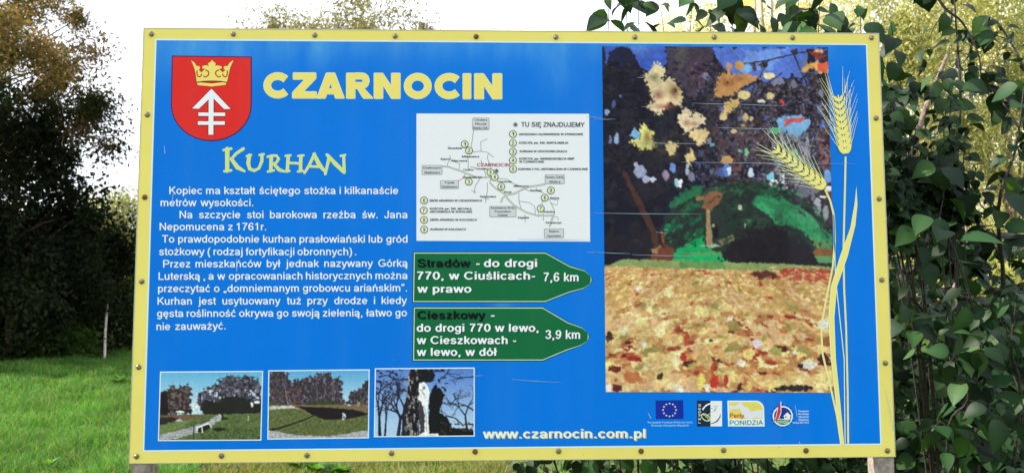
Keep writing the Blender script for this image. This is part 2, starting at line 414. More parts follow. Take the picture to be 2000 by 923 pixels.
GL = {
 'a': (.777, [CR((.12,.50),(.17,.61),(.35,.665),(.54,.61),(.60,.46),(.60,.18),(.64,0)), CR((.60,.40),(.42,.36),(.22,.32),(.13,.20),(.19,.08),(.35,.055),(.52,.12),(.60,.26))]),
 'b': (.777, [SG((.16,0),(.16,1)), AR(.405,.362,.25,.305,175,-175)]), 'c': (.698, [AR(.375,.362,.265,.305,38,322)]),
 'd': (.777, [SG((.62,0),(.62,1)), AR(.372,.362,.25,.305,5,355)]), 'e': (.777, [SG((.13,.365),(.66,.365)), AR(.388,.362,.268,.305,0,325)]),
 'f': (.388, [CR((.40,.93),(.30,.94),(.22,.86),(.215,.70),(.215,0)), SG((.03,.665),(.38,.665))]),
 'g': (.777, [SG((.61,.2),(.61,.73)), AR(.365,.37,.25,.295,5,355), CR((.61,.25),(.61,-.02),(.54,-.18),(.36,-.23),(.20,-.19),(.13,-.08))]),
 'h': (.777, [SG((.155,0),(.155,1)), CR((.155,.40),(.20,.59),(.38,.665),(.56,.60),(.61,.44),(.61,.2),(.61,0))]),
 'i': (.31, [SG((.155,0),(.155,.73)), SG((.155,.86),(.155,1))]), 'j': (.31, [CR((.155,.73),(.155,.3),(.155,-.10),(.09,-.21),(-.04,-.22)), SG((.155,.86),(.155,1))]),
 'k': (.698, [SG((.155,0),(.155,1)), SG((.62,.73),(.16,.27)), SG((.32,.43),(.65,0))]), 'l': (.31, [SG((.155,0),(.155,1))]),
 'm': (1.163, [SG((.155,0),(.155,.73)), CR((.155,.42),(.20,.60),(.35,.665),(.51,.60),(.56,.44),(.56,.2),(.56,0)), CR((.56,.42),(.62,.60),(.78,.665),(.94,.60),(.99,.44),(.99,.2),(.99,0))]),
 'n': (.777, [SG((.155,0),(.155,.73)), CR((.155,.40),(.20,.59),(.38,.665),(.56,.60),(.61,.44),(.61,.2),(.61,0))]),
 'o': (.777, [AR(.388,.362,.275,.305,0,360)]), 'p': (.777, [SG((.16,-.28),(.16,.73)), AR(.405,.362,.25,.305,175,-175)]),
 'q': (.777, [SG((.62,-.28),(.62,.73)), AR(.372,.362,.25,.305,5,355)]), 'r': (.465, [SG((.155,0),(.155,.73)), CR((.155,.36),(.19,.57),(.30,.66),(.44,.645))]),
 's': (.698, [_sl]), 't': (.388, [CR((.19,.92),(.19,.40),(.20,.14),(.26,.06),(.38,.06)), SG((.03,.665),(.37,.665))]),
 'u': (.777, [SG((.61,0),(.61,.73)), CR((.155,.73),(.155,.5),(.155,.26),(.21,.10),(.37,.055),(.55,.13),(.61,.32))]),
 'v': (.698, [SG((.06,.73),(.35,0)), SG((.64,.73),(.35,0))]), 'w': (1.008, [SG((.06,.73),(.28,0)), SG((.504,.73),(.28,0)), SG((.504,.73),(.73,0)), SG((.95,.73),(.73,0))]),
 'x': (.698, [SG((.07,.73),(.63,0)), SG((.63,.73),(.07,0))]), 'y': (.698, [SG((.07,.73),(.36,0)), CR((.64,.73),(.37,0),(.28,-.17),(.18,-.23),(.08,-.215))]),
 'z': (.698, [SG((.08,.665),(.60,.665)), SG((.58,.64),(.11,.09)), SG((.07,.065),(.63,.065))]),
 'A': (.93, [SG((.05,0),(.465,1)), SG((.88,0),(.465,1)), SG((.2,.33),(.73,.33))]), 'B': (.93, [SG((.17,0),(.17,1)), CR((.17,.935),(.5,.935),(.70,.88),(.74,.74),(.68,.58),(.5,.53),(.17,.53)), CR((.5,.53),(.72,.48),(.80,.30),(.72,.12),(.5,.065),(.17,.065))]),
 'C': (1.008, [AR(.54,.5,.42,.435,40,320)]), 'D': (1.008, [SG((.17,0),(.17,1)), CR((.17,.935),(.5,.935),(.75,.85),(.88,.5),(.75,.15),(.5,.065),(.17,.065))]),
 'E': (.93, [SG((.17,0),(.17,1)), SG((.17,.935),(.84,.935)), SG((.17,.52),(.79,.52)), SG((.17,.065),(.86,.065))]), 'F': (.853, [SG((.17,0),(.17,1)), SG((.17,.935),(.80,.935)), SG((.17,.5),(.70,.5))]),
 'G': (1.086, [AR(.56,.5,.44,.435,42,330), SG((.58,.45),(1.0,.45)), SG((.94,.45),(.94,.14))]), 'H': (1.008, [SG((.17,0),(.17,1)), SG((.84,0),(.84,1)), SG((.17,.52),(.84,.52))]),
 'I': (.388, [SG((.19,0),(.19,1))]), 'J': (.698, [CR((.54,1),(.54,.5),(.54,.22),(.44,.08),(.29,.065),(.14,.12),(.09,.30))]), 'K': (.93, [SG((.17,0),(.17,1)), SG((.82,1),(.17,.36)), SG((.40,.57),(.87,0))]),
 'L': (.777, [SG((.17,0),(.17,1)), SG((.17,.065),(.74,.065))]), 'M': (1.163, [SG((.16,0),(.16,1)), SG((1.0,0),(1.0,1)), SG((.18,1),(.58,.02)), SG((.98,1),(.58,.02))]),
 'N': (1.008, [SG((.17,0),(.17,1)), SG((.84,0),(.84,1)), SG((.17,.98),(.84,.02))]), 'O': (1.086, [AR(.543,.5,.44,.435,0,360)]), 'P': (.93, [SG((.17,0),(.17,1)), CR((.17,.935),(.55,.935),(.76,.86),(.80,.70),(.74,.52),(.55,.46),(.17,.46))]),
 'R': (1.008, [SG((.17,0),(.17,1)), CR((.17,.935),(.6,.935),(.80,.87),(.84,.72),(.78,.56),(.6,.50),(.17,.50)), SG((.52,.50),(.90,0))]), 'S': (.93, [_s]), 'T': (.853, [SG((.425,0),(.425,.95)), SG((.04,.935),(.81,.935))]),
 'U': (1.008, [CR((.17,1),(.17,.6),(.17,.35),(.27,.12),(.5,.06),(.74,.12),(.84,.35),(.84,.6),(.84,1))]), 'V': (.93, [SG((.05,1),(.465,0)), SG((.88,1),(.465,0))]),
 'W': (1.32, [SG((.05,1),(.34,0)), SG((.66,1),(.34,0)), SG((.66,1),(.98,0)), SG((1.27,1),(.98,0))]), 'Y': (.93, [SG((.06,1),(.465,.45)), SG((.87,1),(.465,.45)), SG((.465,.5),(.465,0))]),
 'Z': (.853, [SG((.08,.935),(.76,.935)), SG((.74,.9),(.09,.1)), SG((.06,.065),(.80,.065))]),
 '0': (.777, [AR(.388,.495,.27,.435,0,360)]), '1': (.777, [SG((.43,0),(.43,1)), SG((.16,.72),(.44,.94))]), '2': (.777, [CR((.12,.70),(.18,.87),(.38,.94),(.58,.87),(.64,.70),(.56,.52),(.34,.31),(.12,.07)), SG((.08,.065),(.68,.065))]),
 '3': (.777, [CR((.12,.76),(.20,.89),(.38,.94),(.56,.88),(.61,.74),(.53,.59),(.34,.53)), CR((.34,.53),(.56,.48),(.65,.30),(.56,.12),(.37,.06),(.18,.11),(.10,.26))]), '4': (.777, [SG((.53,0),(.53,1)), SG((.51,.97),(.07,.30)), SG((.05,.30),(.72,.30))]),
 '5': (.777, [SG((.20,.935),(.65,.935)), SG((.22,.95),(.14,.50)), CR((.14,.50),(.26,.60),(.42,.62),(.60,.52),(.65,.34),(.56,.13),(.36,.06),(.18,.11),(.10,.25))]),
 '6': (.777, [AR(.388,.31,.25,.25,0,360), CR((.138,.31),(.145,.60),(.25,.87),(.43,.945),(.58,.88),(.64,.76))]), '7': (.777, [SG((.09,.935),(.69,.935)), CR((.67,.92),(.46,.62),(.33,.3),(.28,0))]),
 '8': (.777, [AR(.388,.73,.22,.205,0,360), AR(.388,.29,.26,.23,0,360)]), '9': (.777, [AR(.388,.68,.25,.26,0,360), CR((.638,.68),(.63,.40),(.52,.14),(.34,.06),(.19,.11),(.13,.22))]),
 '.': (.388, [SG((.19,0),(.19,.14))]), ',': (.388, [SG((.19,.13),(.19,0)), SG((.21,.04),(.14,-.17))]), '-': (.465, [SG((.06,.36),(.40,.36))]), '(': (.465, [CR((.38,1),(.2,.7),(.15,.36),(.2,.02),(.38,-.28))]), ')': (.465, [CR((.08,1),(.26,.7),(.31,.36),(.26,.02),(.08,-.28))]),
 '„': (.465, [SG((.13,.13),(.13,0)), SG((.14,.04),(.09,-.14)), SG((.33,.13),(.33,0)), SG((.34,.04),(.29,-.14))]), '”': (.465, [SG((.13,1),(.13,.87)), SG((.14,.90),(.09,.73)), SG((.33,1),(.33,.87)), SG((.34,.90),(.29,.73))]), ' ': (.388, []),
}
_ac = lambda x, y: SG((x - .05, y), (x + .10, y + .17))
for ch, base, acc in (('ś','s',_ac(.34,.80)),('ć','c',_ac(.37,.80)),('ń','n',_ac(.37,.80)),('ó','o',_ac(.38,.80)),('ź','z',_ac(.34,.80)),('ż','z',SG((.35,.82),(.35,.95))),('ł','l',SG((-.02,.40),(.33,.62))),
    ('Ś','S',_ac(.45,1.05)),('Ć','C',_ac(.5,1.05)),('Ń','N',_ac(.5,1.05)),('Ó','O',_ac(.54,1.05)),('Ł','L',SG((-.02,.36),(.48,.68))),
    ('ą','a',CR((.62,.04),(.54,-.08),(.55,-.19),(.68,-.22))),('ę','e',CR((.50,.08),(.41,-.06),(.43,-.19),(.56,-.22))),('Ą','A',CR((.86,.04),(.78,-.08),(.79,-.19),(.92,-.22))),('Ę','E',CR((.74,.04),(.66,-.08),(.67,-.19),(.82,-.22)))):
    GL[ch] = (GL[base][0], GL[base][1] + [acc])
_gc = {}
def glyphs(word, bold, res):
    k = (word, bold)
    if k in _gc: return _gc[k]
    w = .135 + 2.2 * bold; ex = max(0, w - .14)
    V, F, pen, q = [], [], 0.0, 0
    for ci, ch in enumerate(word):
        adv, strokes = GL[ch]
        for st in strokes:
            P = [np.array(p) for p in st]; m = len(P); n0 = len(V); L_, R_ = [], []
            ww = w if m > 2 or True else w
            for i, p in enumerate(P):
                a = P[max(i - 1, 0)]; b = P[min(i + 1, m - 1)]
                if i in (0, m - 1) and m > 8 and np.allclose(P[0], P[-1]): a, b = P[-2], P[1]
                t = b - a; t = t / (np.hypot(*t) + 1e-9); nn = np.array([-t[1], t[0]])
                # pens are a little thinner across horizontals
                th = ww * (1 - .14 * abs(t[0])) if bold < .03 else ww * (1 - .26 * abs(t[0]))
                z = .02 * (q % 9)
                c = np.array([pen + ex * .5 + p[0] * (1 + ex * .25), min(max(p[1], -9), 9)])
                L_.append((c[0] + nn[0] * th / 2, c[1] + nn[1] * th / 2, z)); R_.append((c[0] - nn[0] * th / 2, c[1] - nn[1] * th / 2, z))
            V += L_ + R_
            F += [(n0 + i, n0 + i + 1, n0 + m + i + 1, n0 + m + i) for i in range(m - 1)]
            q += 1
        pen += adv * (1 + ex * .25) + ex * .55
    V = np.array(V) if V else np.zeros((1, 3))
    x0 = V[:, 0].min(); V[:, 0] -= x0
    _gc[k] = (V, F, float(V[:, 0].max()))
    return _gc[k]

# panel, posts
pm = MB(); pm.box((-W/2, 0, ZC - H/2), (W/2, 0.004, ZC + H/2))
panel = pm.build('panel', M_yellow, board); panel['label'] = 'flat yellow-edged sheet of the board'
em = MB()
for a, b in (((-W/2-.002, -.0012, ZC+H/2), (W/2+.002, .005, ZC+H/2+.002)), ((-W/2-.002, -.0012, ZC-H/2-.002), (W/2+.002, .005, ZC-H/2)),
             ((-W/2-.0021, -.0012, ZC-H/2), (-W/2, .005, ZC+H/2)), ((W/2, -.0012, ZC-H/2), (W/2+.0021, .005, ZC+H/2))):
    em.box(a, b)
em.build('edge_strip', M_metal_edge, board)
for x0, x1 in ((-W/2 + .006, -W/2 + .062), (W/2 - .058, W/2 - .002)):
    b = MB(); b.box((x0, .0055, -0.02), (x1, .066, ZC + H/2 - .02)); b.build('post', M_concrete, board)
for z in (ZC - .52, ZC, ZC + .52):
    b = MB(); b.box((-W/2 + .064, .0055, z - .025), (W/2 - .06, .045, z + .025)); b.build('rail', M_concrete, board)

# blue field with its thin white outline (corners read off the photograph)
p = Print()
p.poly([(303, 76), (1694, 86), (1722, 868), (279, 881)], (225, 238, 235), 1)
o = p.build('white_outline')
xb, zb = bp([306, 1691, 1719, 282], [79, 88.5, 865, 878])
me = bpy.data.meshes.new('blue_field')
nx_, nz_ = 24, 14
V = []
for j in range(nz_ + 1):
    for i in range(nx_ + 1):
        u, v = i / nx_, j / nz_
        x = (xb[0]*(1-u)+xb[1]*u)*(1-v)+(xb[3]*(1-u)+xb[2]*u)*v; z = (zb[0]*(1-u)+zb[1]*u)*(1-v)+(zb[3]*(1-u)+zb[2]*u)*v
        V.append((x, -LAY * 2, z - ZC))
F = [(j*(nx_+1)+i, (j+1)*(nx_+1)+i, (j+1)*(nx_+1)+i+1, j*(nx_+1)+i+1) for j in range(nz_) for i in range(nx_)]
me.from_pydata(V, [], F); me.update()
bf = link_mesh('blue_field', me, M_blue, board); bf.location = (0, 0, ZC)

# screws
def screw(px, py, mat, label=None):
    x, z = bp(px, py); x, z = float(x), float(z)
    m = MB(); n = 12
    prof = [(.0085, -.0002), (.0088, -.0016), (.0072, -.0024), (.0062, -.0026), (.0060, -.0052), (.0046, -.0066), (.0022, -.0068), (.0018, -.0054)]
    for r, y in prof:
        for k in range(n):
            a = 2 * math.pi * k / n + px
            rr = r * (1 if r > .0065 or r < .003 else (1.0 if k % 2 else .93))
            m.v.append((x + rr * math.cos(a), y - LAY, z + rr * math.sin(a)))
    for i in range(len(prof) - 1):
        for k in range(n): m.f.append((i*n+k, i*n+(k+1) % n, (i+1)*n+(k+1) % n, (i+1)*n+k))
    m.f.append(tuple((len(prof)-1)*n + k for k in range(n)))
    o = m.build('screw', mat, board)
    if label: o['label'] = label
M_screw = solid('zinc_screw', (0.14, 0.11, 0.075), (0.40, 0.34, 0.26), 300, 0.4, 0.8)
M_rust = solid('rusty_screw', (0.12, 0.05, 0.025), (0.26, 0.11, 0.05), 300, 0.8, 0.2)
tops = [(296,67),(456,67),(615,69),(772,71),(930,72),(1086,73),(1240,73),(1395,73),(1548,74),(1702,74)]
bots = [(267,890),(433,889),(600,888),(765,884),(928,881),(1091,880),(1252,880),(1413,878),(1574,879),(1733,879)]
lefts = [(288,224),(283,385),(277,549),(271,716)]
rights = [(1711,231),(1717,388),(1722,546),(1729,708)]
for q in tops + bots + lefts + rights:
    rusty = q in ((930,72),(283,385),(1252,880),(1574,879),(928,881))
    screw(*q, M_rust if rusty else M_screw, 'rusty brown screw' if rusty else None)

# ------------------------------------------------------------------ prints
YEL = (240, 222, 120); PALE = (232, 238, 205); WHT = (238, 240, 246)
# coat of arms
sh = Print()
def shield(g):
    P = [(338 - g, 111 - g), (490 + g, 113 - g), (490 + g, 205)]
    for k in range(1, 16):
        a = math.pi * k / 16
        P.append((413 + (77 + g) * math.cos(a), 205 + (69 + g) * math.sin(a)))
    P += [(336 - g, 205)]
    return P
sh.poly(shield(2), (60, 30, 90), 3); sh.poly(shield(0), (226, 45, 40), 4)
coat = sh.build('coat_of_arms', 'red shield with a yellow crown over a white arrow sign')
Z2 = lambda x, y: (320 + x / 3.55, 90 + y / 3.55)
cr = Print()
crown = [(190,100),(215,118),(228,140),(248,142),(254,158),(243,168),(262,185),(290,160),(268,158),(270,140),(300,135),(313,142),(308,120),(322,116),(335,98),(350,114),(362,120),(358,140),(372,136),(402,142),(404,158),(382,160),(410,185),(428,168),(416,158),(420,142),(445,140),(458,118),(486,98),(462,150),(440,250),(335,246),(230,252),(222,190),(212,150)]
cr.poly([Z2(335+(x-335)*1.03, 180+(y-180)*1.06) for x, y in crown], (110, 70, 30), 5)
cr.poly([Z2(*q) for q in crown], YEL, 6)
for q in ([(232,172),(234,204),(246,215),(262,206),(262,194)], [(276,212),(296,214),(312,198),(310,178),(290,168)], [(442,172),(440,204),(428,215),(412,206),(412,194)], [(398,212),(378,214),(362,198),(364,178),(384,168)]):
    cr.stroke([Z2(*w_) for w_ in CR(*q)], 2.4, (196, 70, 44), 7)
cr.poly([Z2(228,252),Z2(335,262),Z2(440,250),Z2(430,270),Z2(335,282),Z2(238,272)], YEL, 6)
cr.stroke([Z2(228,254),Z2(280,247),Z2(335,245),Z2(390,247),Z2(440,254)], 2.2, (150, 60, 40), 7)
cr.build('crown', None, coat)
ar = Print()
for g, c, l in ((1.2, (120, 20, 30), 5), (0, WHT, 6)):
    G = g * 2
    ar.stroke([Z2(330, 330), Z2(328, 615)], 9.6 + G, c, l)
    ar.poly([Z2(332, 298 - G*2), Z2(465 + G*3, 438 + G), Z2(420, 438 + G), Z2(333, 352 + G), Z2(245, 436 + G), Z2(198 - G*3, 434 + G)], c, l + .15)
    ar.stroke([Z2(242 - G, 474), Z2(427 + G, 475)], 6.8 + G, c, l + .3); ar.stroke([Z2(238 - G, 535), Z2(425 + G, 535)], 7.0 + G, c, l + .3)
ar.build('arrow_sign', None, coat)

# titles
t = Print()
BL = {  # heavy capitals: counter-less polygons and thick arcs, cap height 1
 'C': (1.0, [('arc', .49, .5, .345, .37, 40, 320, .27)]), 'O': (1.06, [('arc', .53, .5, .37, .37, 0, 360, .27)]), 'I': (.42, [('p', [(.06,0),(.36,0),(.36,1),(.06,1)])]),
 'Z': (.95, [('p', [(.05,1),(.90,1),(.90,.78),(.42,.25),(.92,.25),(.92,0),(.02,0),(.02,.22),(.50,.75),(.05,.75)])]),
 'A': (1.04, [('p', [(.0,0),(.36,1),(.68,1),(1.04,0),(.71,0),(.66,.17),(.52,.17),(.52,.37),(.60,.37),(.52,.64),(.44,.37),(.52,.37),(.52,.17),(.37,.17),(.32,0)])]),
 'R': (1.04, [('p', [(.06,0),(.37,0),(.37,1),(.06,1)]), ('s', [(.36,.885),(.62,.885),(.74,.84),(.785,.70),(.74,.56),(.62,.51),(.36,.51)], .24), ('p', [(.45,.42),(.68,.42),(1.04,0),(.69,0),(.50,.33)])]),
 'N': (1.0, [('p', [(.06,0),(.35,0),(.35,.56),(.65,0),(.94,0),(.94,1),(.65,1),(.65,.46),(.35,1),(.06,1)])]),
}
BOX = [(514,564),(571.5,618),(619,672.5),(677,728.5),(731,781.5),(789,843),(848,899),(904.5,919.5),(927,980)]
def heavy(word, cap, color, lay, grow):
    j = 0
    for ch, (bx0, bx1) in zip(word, BOX):
        adv, prs = BL[ch]
        lo = {'C': .01, 'O': .025, 'I': .06, 'Z': .02, 'A': 0, 'R': .06, 'N': .06}[ch]; hi = {'C': .845, 'O': 1.035, 'I': .36, 'Z': .92, 'A': 1.04, 'R': 1.04, 'N': .94}[ch]
        hx = (bx1 - bx0) / (hi - lo); pen = bx0 - lo * hx; base = 191.7 + 2.1 * (bx0 - 514) / 466
        for pr in prs:
            j += 1; L_ = lay + .02 * (j % 7)
            if pr[0] == 'p':
                pts = [(pen + x * hx, base - y * cap) for x, y in pr[1]]
                t.poly(pts, color, L_)
                if grow:
                    for k_ in range(len(pts)): t.stroke([pts[k_], pts[(k_ + 1) % len(pts)]], grow * 2, color, lay - .5 + .01 * k_, cap=False)
            elif pr[0] == 'arc':
                _, cx, cy, rx, ry, a0, a1, w = pr
                t.stroke([(pen + x * hx, base - y * cap) for x, y in AR(cx, cy, rx, ry, a0, a1)], w * cap + grow * 2, color, L_)
            else:
                t.stroke([(pen + x * hx, base - y * cap) for x, y in CR(*pr[1])], pr[2] * cap + grow * 2, color, L_)
heavy('CZARNOCIN', 49.0, PALE, 3.5, 1.1)
heavy('CZARNOCIN', 49.0, YEL, 4.2, 0)
t.build('place_name', 'large bold yellow heading CZARNOCIN')
ku = Print()
KS = [([(441,714),(440,866)],[24,20]),([(416,722),(468,712)],11),([(420,868),(468,862)],10),([(552,712),(500,748),(468,786)],[15,13,10]),([(468,782),(512,842),(560,868)],[16,24,8]),
 ([(594,758),(586,812),(596,852),(628,864),(660,848),(680,800),(682,752)],[18,20,18,14,12,15,14]),([(576,764),(606,756)],9),([(664,756),(694,750)],9),
 ([(746,764),(742,866)],[18,16]),([(720,768),(760,758)],9),([(722,870),(764,862)],9),([(746,760),(782,760),(797,782),(782,808),(750,822)],[10,12,15,13,8]),([(762,816),(800,858),(838,870)],[12,18,8]),
 ([(864,762),(856,868)],16),([(951,762),(948,866)],16),([(858,810),(950,814)],10),([(844,762),(880,758)],8),([(838,870),(872,866)],8),([(932,762),(970,758)],8),([(930,870),(966,866)],8),
 ([(1046,748),(1006,832),(976,880)],[14,13,10]),([(1042,750),(1078,822),(1114,866)],[16,24,12]),([(1012,834),(1082,838)],10),
 ([(1148,768),(1120,888)],[16,11]),([(1132,754),(1190,816),(1248,872)],[14,22,18]),([(1248,762),(1251,876)],[12,15]),([(1226,762),(1258,756)],9)]
for k, (pts, w) in enumerate(KS):
    pp = [Z2(*q) for q in pts]
    ww = [x / 3.55 for x in (w if isinstance(w, list) else [w] * len(pts))]
    ku.stroke(pp, [x + 2.2 for x in ww], (200, 235, 215), 3 + .01 * k, cap=True)
    ku.stroke(pp, ww, (222, 222, 110), 4 + .01 * k, cap=True)
ku.build('subtitle', 'subtitle KURHAN in pale yellow calligraphic capitals')

para = Print()
LINES = [('Kopiec ma kształt ściętego stożka i kilkanaście', 331, 778, 379, 0), ('metrów wysokości.', 314, 495, 402.5, 0),
 ('Na szczycie stoi barokowa rzeźba św. Jana', 351, 796, 426, 1), ('Nepomucena z 1761r.', 312, 520, 449.5, 0),
 ('To prawdopodobnie kurhan prasłowiański lub gród', 317, 796, 473.5, 0), ('stożkowy ( rodzaj fortyfikacji obronnych) .', 311, 696, 498, 0),
 ('Przez mieszkańców był jednak nazywany Górką', 319, 796, 522, 1), ('Luterską , a w opracowaniach historycznych można', 310, 796, 546, 0),
 ('przeczytać o „domniemanym grobowcu ariańskim”.', 309, 795, 570, 0), ('Kurhan jest usytuowany tuż przy drodze i kiedy', 308, 795, 594.5, 1),
 ('gęsta roślinność okrywa go swoją zielenią, łatwo go', 307, 795, 618.5, 0), ('nie zauważyć.', 306, 441, 644, 0)]
for s_, x0, x1, y, wide in LINES:
    dy = 0.0 if y < 500 else -1.5
    para.text(s_, x0, y, x1, y + dy, 14.6, WHT, 3, bold=0.012, res=3, sx=15.2)
para.build('description', 'paragraph of white Polish text about the mound')

# map
mp = Print()
mp.poly([(813.5, 222), (1150.5, 222.5), (1152.5, 471.5), (813.5, 470)], (236, 236, 242), 3)
GRY = (120, 120, 125); BLK = (25, 25, 30)
Zm = lambda x, y: (800 + x / 3.419, 210 + y / 3.419)
def mstroke(pts, w, c=GRY, lay=4.0): mp.stroke([Zm(*q) for q in pts], w, c, lay)
for i_, (c_, dw, ly) in enumerate((((125, 128, 118), 1.1, 4.0), ((205, 206, 192), 0, 4.5))):
    mstroke([(215,392),(260,396),(330,420),(380,440),(440,462),(500,468),(540,465),(538,505),(575,540),(640,580),(655,610),(700,655),(780,700),(850,720),(920,722),(965,718)], 1.9 + dw, c_, ly)
    mstroke([(610,635),(620,605),(650,582),(700,575),(750,548),(800,528),(860,520),(905,512)], 2.4 + dw, c_, ly + .05)
    mstroke([(960,720),(945,760),(935,795)], 2.2 + dw, c_, ly + .1)
for pts in ([(428,145),(415,240),(412,262)],[(385,262),(430,298),(470,292),(525,300),(520,340),(535,385),(540,410)],[(478,292),(474,232),(518,210)],[(525,305),(560,332)],
            [(385,320),(392,360),(390,410)],[(270,318),(272,345),(255,370),(252,395)],[(280,350),(300,360),(335,378),(328,415)],[(470,475),(440,520),(430,575)],[(412,552),(445,568)],
            [(518,500),(520,560),(510,600),(508,635)],[(495,605),(530,612)],[(500,415),(510,462)],[(560,470),(650,478),(690,505),(760,535),(800,560)],[(730,570),(730,625),(745,680)],[(730,625),(800,635),(835,660),(840,720)],
            [(885,625),(885,690)],[(925,600),(950,650),(968,690),(965,720)],[(940,610),(988,618),(985,650),(945,640)],[(895,570),(850,555),(845,535)],[(890,695),(895,755)],[(770,712),(772,765)],[(862,700),(862,730)],[(965,730),(990,732),(992,750)]):
    mstroke(pts, 0.9, GRY, 4.2)
for pts in ([(372,445),(360,470),(315,495)],[(405,398),(440,402)],[(480,350),(478,385)]): mstroke(pts, 1.0, (190, 70, 80), 4.8)
def mtext(s_, x, y, x1, h=13, c=BLK, lay=5.5, b=0.035): mp.text(s_, *Zm(x, y), *Zm(x1, y), h / 3.419, c, lay, bold=b, res=1)
def mbox(x0, y0, x1, y1, lines):
    a, b = Zm(x0, y0); c, d = Zm(x1, y1)
    mp.rrect(a, b, c, d, 1.8, (120, 122, 128), 5.0); mp.rrect(a + .8, b + .8, c - .8, d - .8, 1.4, (208, 210, 216), 5.2)
    n = len(lines)
    for i, s_ in enumerate(lines):
        yy = y0 + (y1 - y0) * (i + 0.78) / n if n > 1 else (y0 + y1) / 2 + 6
        mid = (x0 + x1) / 2; hw = min((x1 - x0) / 2 - 6, len(s_) * 5.3)
        mtext(s_, mid - hw, yy, mid + hw, 14)
mbox(420, 70, 532, 150, ['Chroberz', 'Pińczów', 'Busko-Zdr.'])
mbox(82, 385, 218, 448, ['Działoszyce', 'Skalbmierz'])
mbox(205, 487, 328, 542, ['Topola', 'Skalbmierz'])
mbox(903, 448, 1034, 510, ['Busko-Zdrój', 'Wiślica'])
mbox(533, 658, 712, 730, ['Kazimierza W-ka', 'Proszowice', 'Kraków'])
mbox(898, 808, 1030, 870, ['Bejsce', 'Opatowiec'])
for s_, x, y, x1 in (('Stradów',255,278,352),('Mikułowice',350,334,465),('Bogucice',208,350,275),('Kłaczyna',280,362,385),('Ciuślice',358,422,428),('Turnawiec',438,415,525),
    ('Opatkowiczki',355,472,480),('Cieszkowy',585,500,682),('Będziaki',806,560,882),('Miławczyce',695,530,795),('Krzyż',630,570,680),('Sokolina',895,702,968),('Kolosy',938,610,1000),
    ('Zagajów',722,740,798),('Stropieszyn',908,774,1014),('Sędziszowice',470,600,578)):
    mtext(s_, x, y, x1, 13)
mp.text('CZARNOCIN', *Zm(450, 394), *Zm(668, 394), 6.4, (165, 45, 60), 5.8, bold=0.03, res=2)
def badge(x, y, n, r=24):
    cx, cy = Zm(x, y)
    mp.circle((cx, cy), r / 3.419 + .4, (40, 45, 35), 6.2); mp.circle((cx, cy), r / 3.419 - .9, (228, 232, 196), 6.6)
    mp.text(str(n), cx - 2.0, cy + 3.7, cx + 2.2, cy + 3.7, 7.4, BLK, 7.1, bold=0.02, res=2)
for x, y, n in ((368,245,1),(397,288,2),(395,495,3),(568,464,4),(540,433,5),(612,528,6),(875,674,7),(902,602,8),(943,553,9),
                (690,178,1),(690,238,2),(690,296,3),(690,353,4),(691,411,5),(97,620,6),(95,686,7),(97,750,8),(98,814,9)): badge(x, y, n)
for s_, x, y, x1 in (('GRODZISKO SŁOWIAŃSKIE W STRADOWIE',730,186,1158),('KOŚCIÓŁ pw. ŚW. BARTŁOMIEJA',732,243,1060),('KURHAN W OPATKOWICZKACH',735,300,1050),('KOŚCIÓŁ pw. WNIEBOWZIĘCIA NMP',732,349,1100),
    ('W CZARNOCINIE',732,369,898),('KURHAN Z FIG. NEPOMUCENA W CZARNOCINIE',726,418,1190),('ZBÓR ARIAŃSKI W CIESZKOWACH',132,628,482),('KOŚCIÓŁ pw. ŚW. MICHAŁA',136,682,415),
    ('ARCHANIOŁA W SOKOLINIE',136,702,418),('ZBÓR ARIAŃSKI W KOLOSACH',136,756,448),('KURHAN W KOLOSACH',140,819,376)): mtext(s_, x, y, x1, 13.5, b=0.05)
mp.text('TU SIĘ ZNAJDUJEMY', *Zm(746, 129), *Zm(1168, 131), 9.0, (35, 35, 45), 5.5, bold=0.02, res=2)
for x, y in ((707, 115), (580, 424)):
    cx, cy = Zm(x, y); mp.circle((cx, cy), 3.4, (120, 140, 160), 5.5)
    for k in range(8):
        a = math.pi * k / 4; mp.stroke([(cx, cy), (cx + 5 * math.cos(a), cy + 5 * math.sin(a))], 1.1, (110, 125, 140), 5.8)
mp.build('route_map', 'white route map with numbered places')

# arrows
def arrow(y0, y1, yt, xt, x_tip, name_lines, km):
    a = Print()
    def outline(g):
        return [(808.5 - g, y0 - g), (xt - 2, y0 - g), (xt + 46, y0 + (yt - y0) * .50 - g), (x_tip - 14, yt - 18 - g * .6), (x_tip - 3, yt - 8), (x_tip + g, yt + 1), (x_tip - 4, yt + 9 + g * .3), (x_tip - 16, yt + 17 + g * .6), (xt + 44, y1 - (y1 - yt) * .42 + g), (xt - 2, y1 + g), (807 - g, y1 + g)]
    a.poly(outline(1.8), (10, 70, 60), 3); a.poly(outline(0), (205, 228, 205), 3.6); a.poly(outline(-1.7), (18, 105, 62), 4.2)
    for parts in name_lines:
        for s_, x0, x1, y, c in parts:
            a.text(s_, x0 + 1.2, y + 1.4, x1 + 1.2, y + 1.4, 15.4, (12, 45, 40), 4.8, bold=0.05)
            a.text(s_, x0, y, x1, y, 15.4, c, 5.6, bold=0.045, sx=None)
    s_, x0, x1, y = km
    a.text(s_, x0 + 1.2, y + 1.2, x1 + 1.2, y + 1.2, 17, (12, 45, 40), 4.8, bold=0.04); a.text(s_, x0, y, x1, y, 17, WHT, 5.6, bold=0.035)
    return a
K_ = (8, 18, 16)
arrow(493, 589, 546, 1067, 1155.5, [[('Stradów', 815, 919, 521, K_), ('-', 930, 937, 521, WHT), ('do drogi', 945, 1049, 521, WHT)],
    [('770, w Ciuślicach-', 815, 1045, 545.5, WHT)], [('w prawo', 815, 921, 571, WHT)]], ('7,6 km', 1062, 1130, 549)).build('direction_arrow', 'upper green direction arrow, Stradów 7,6 km')
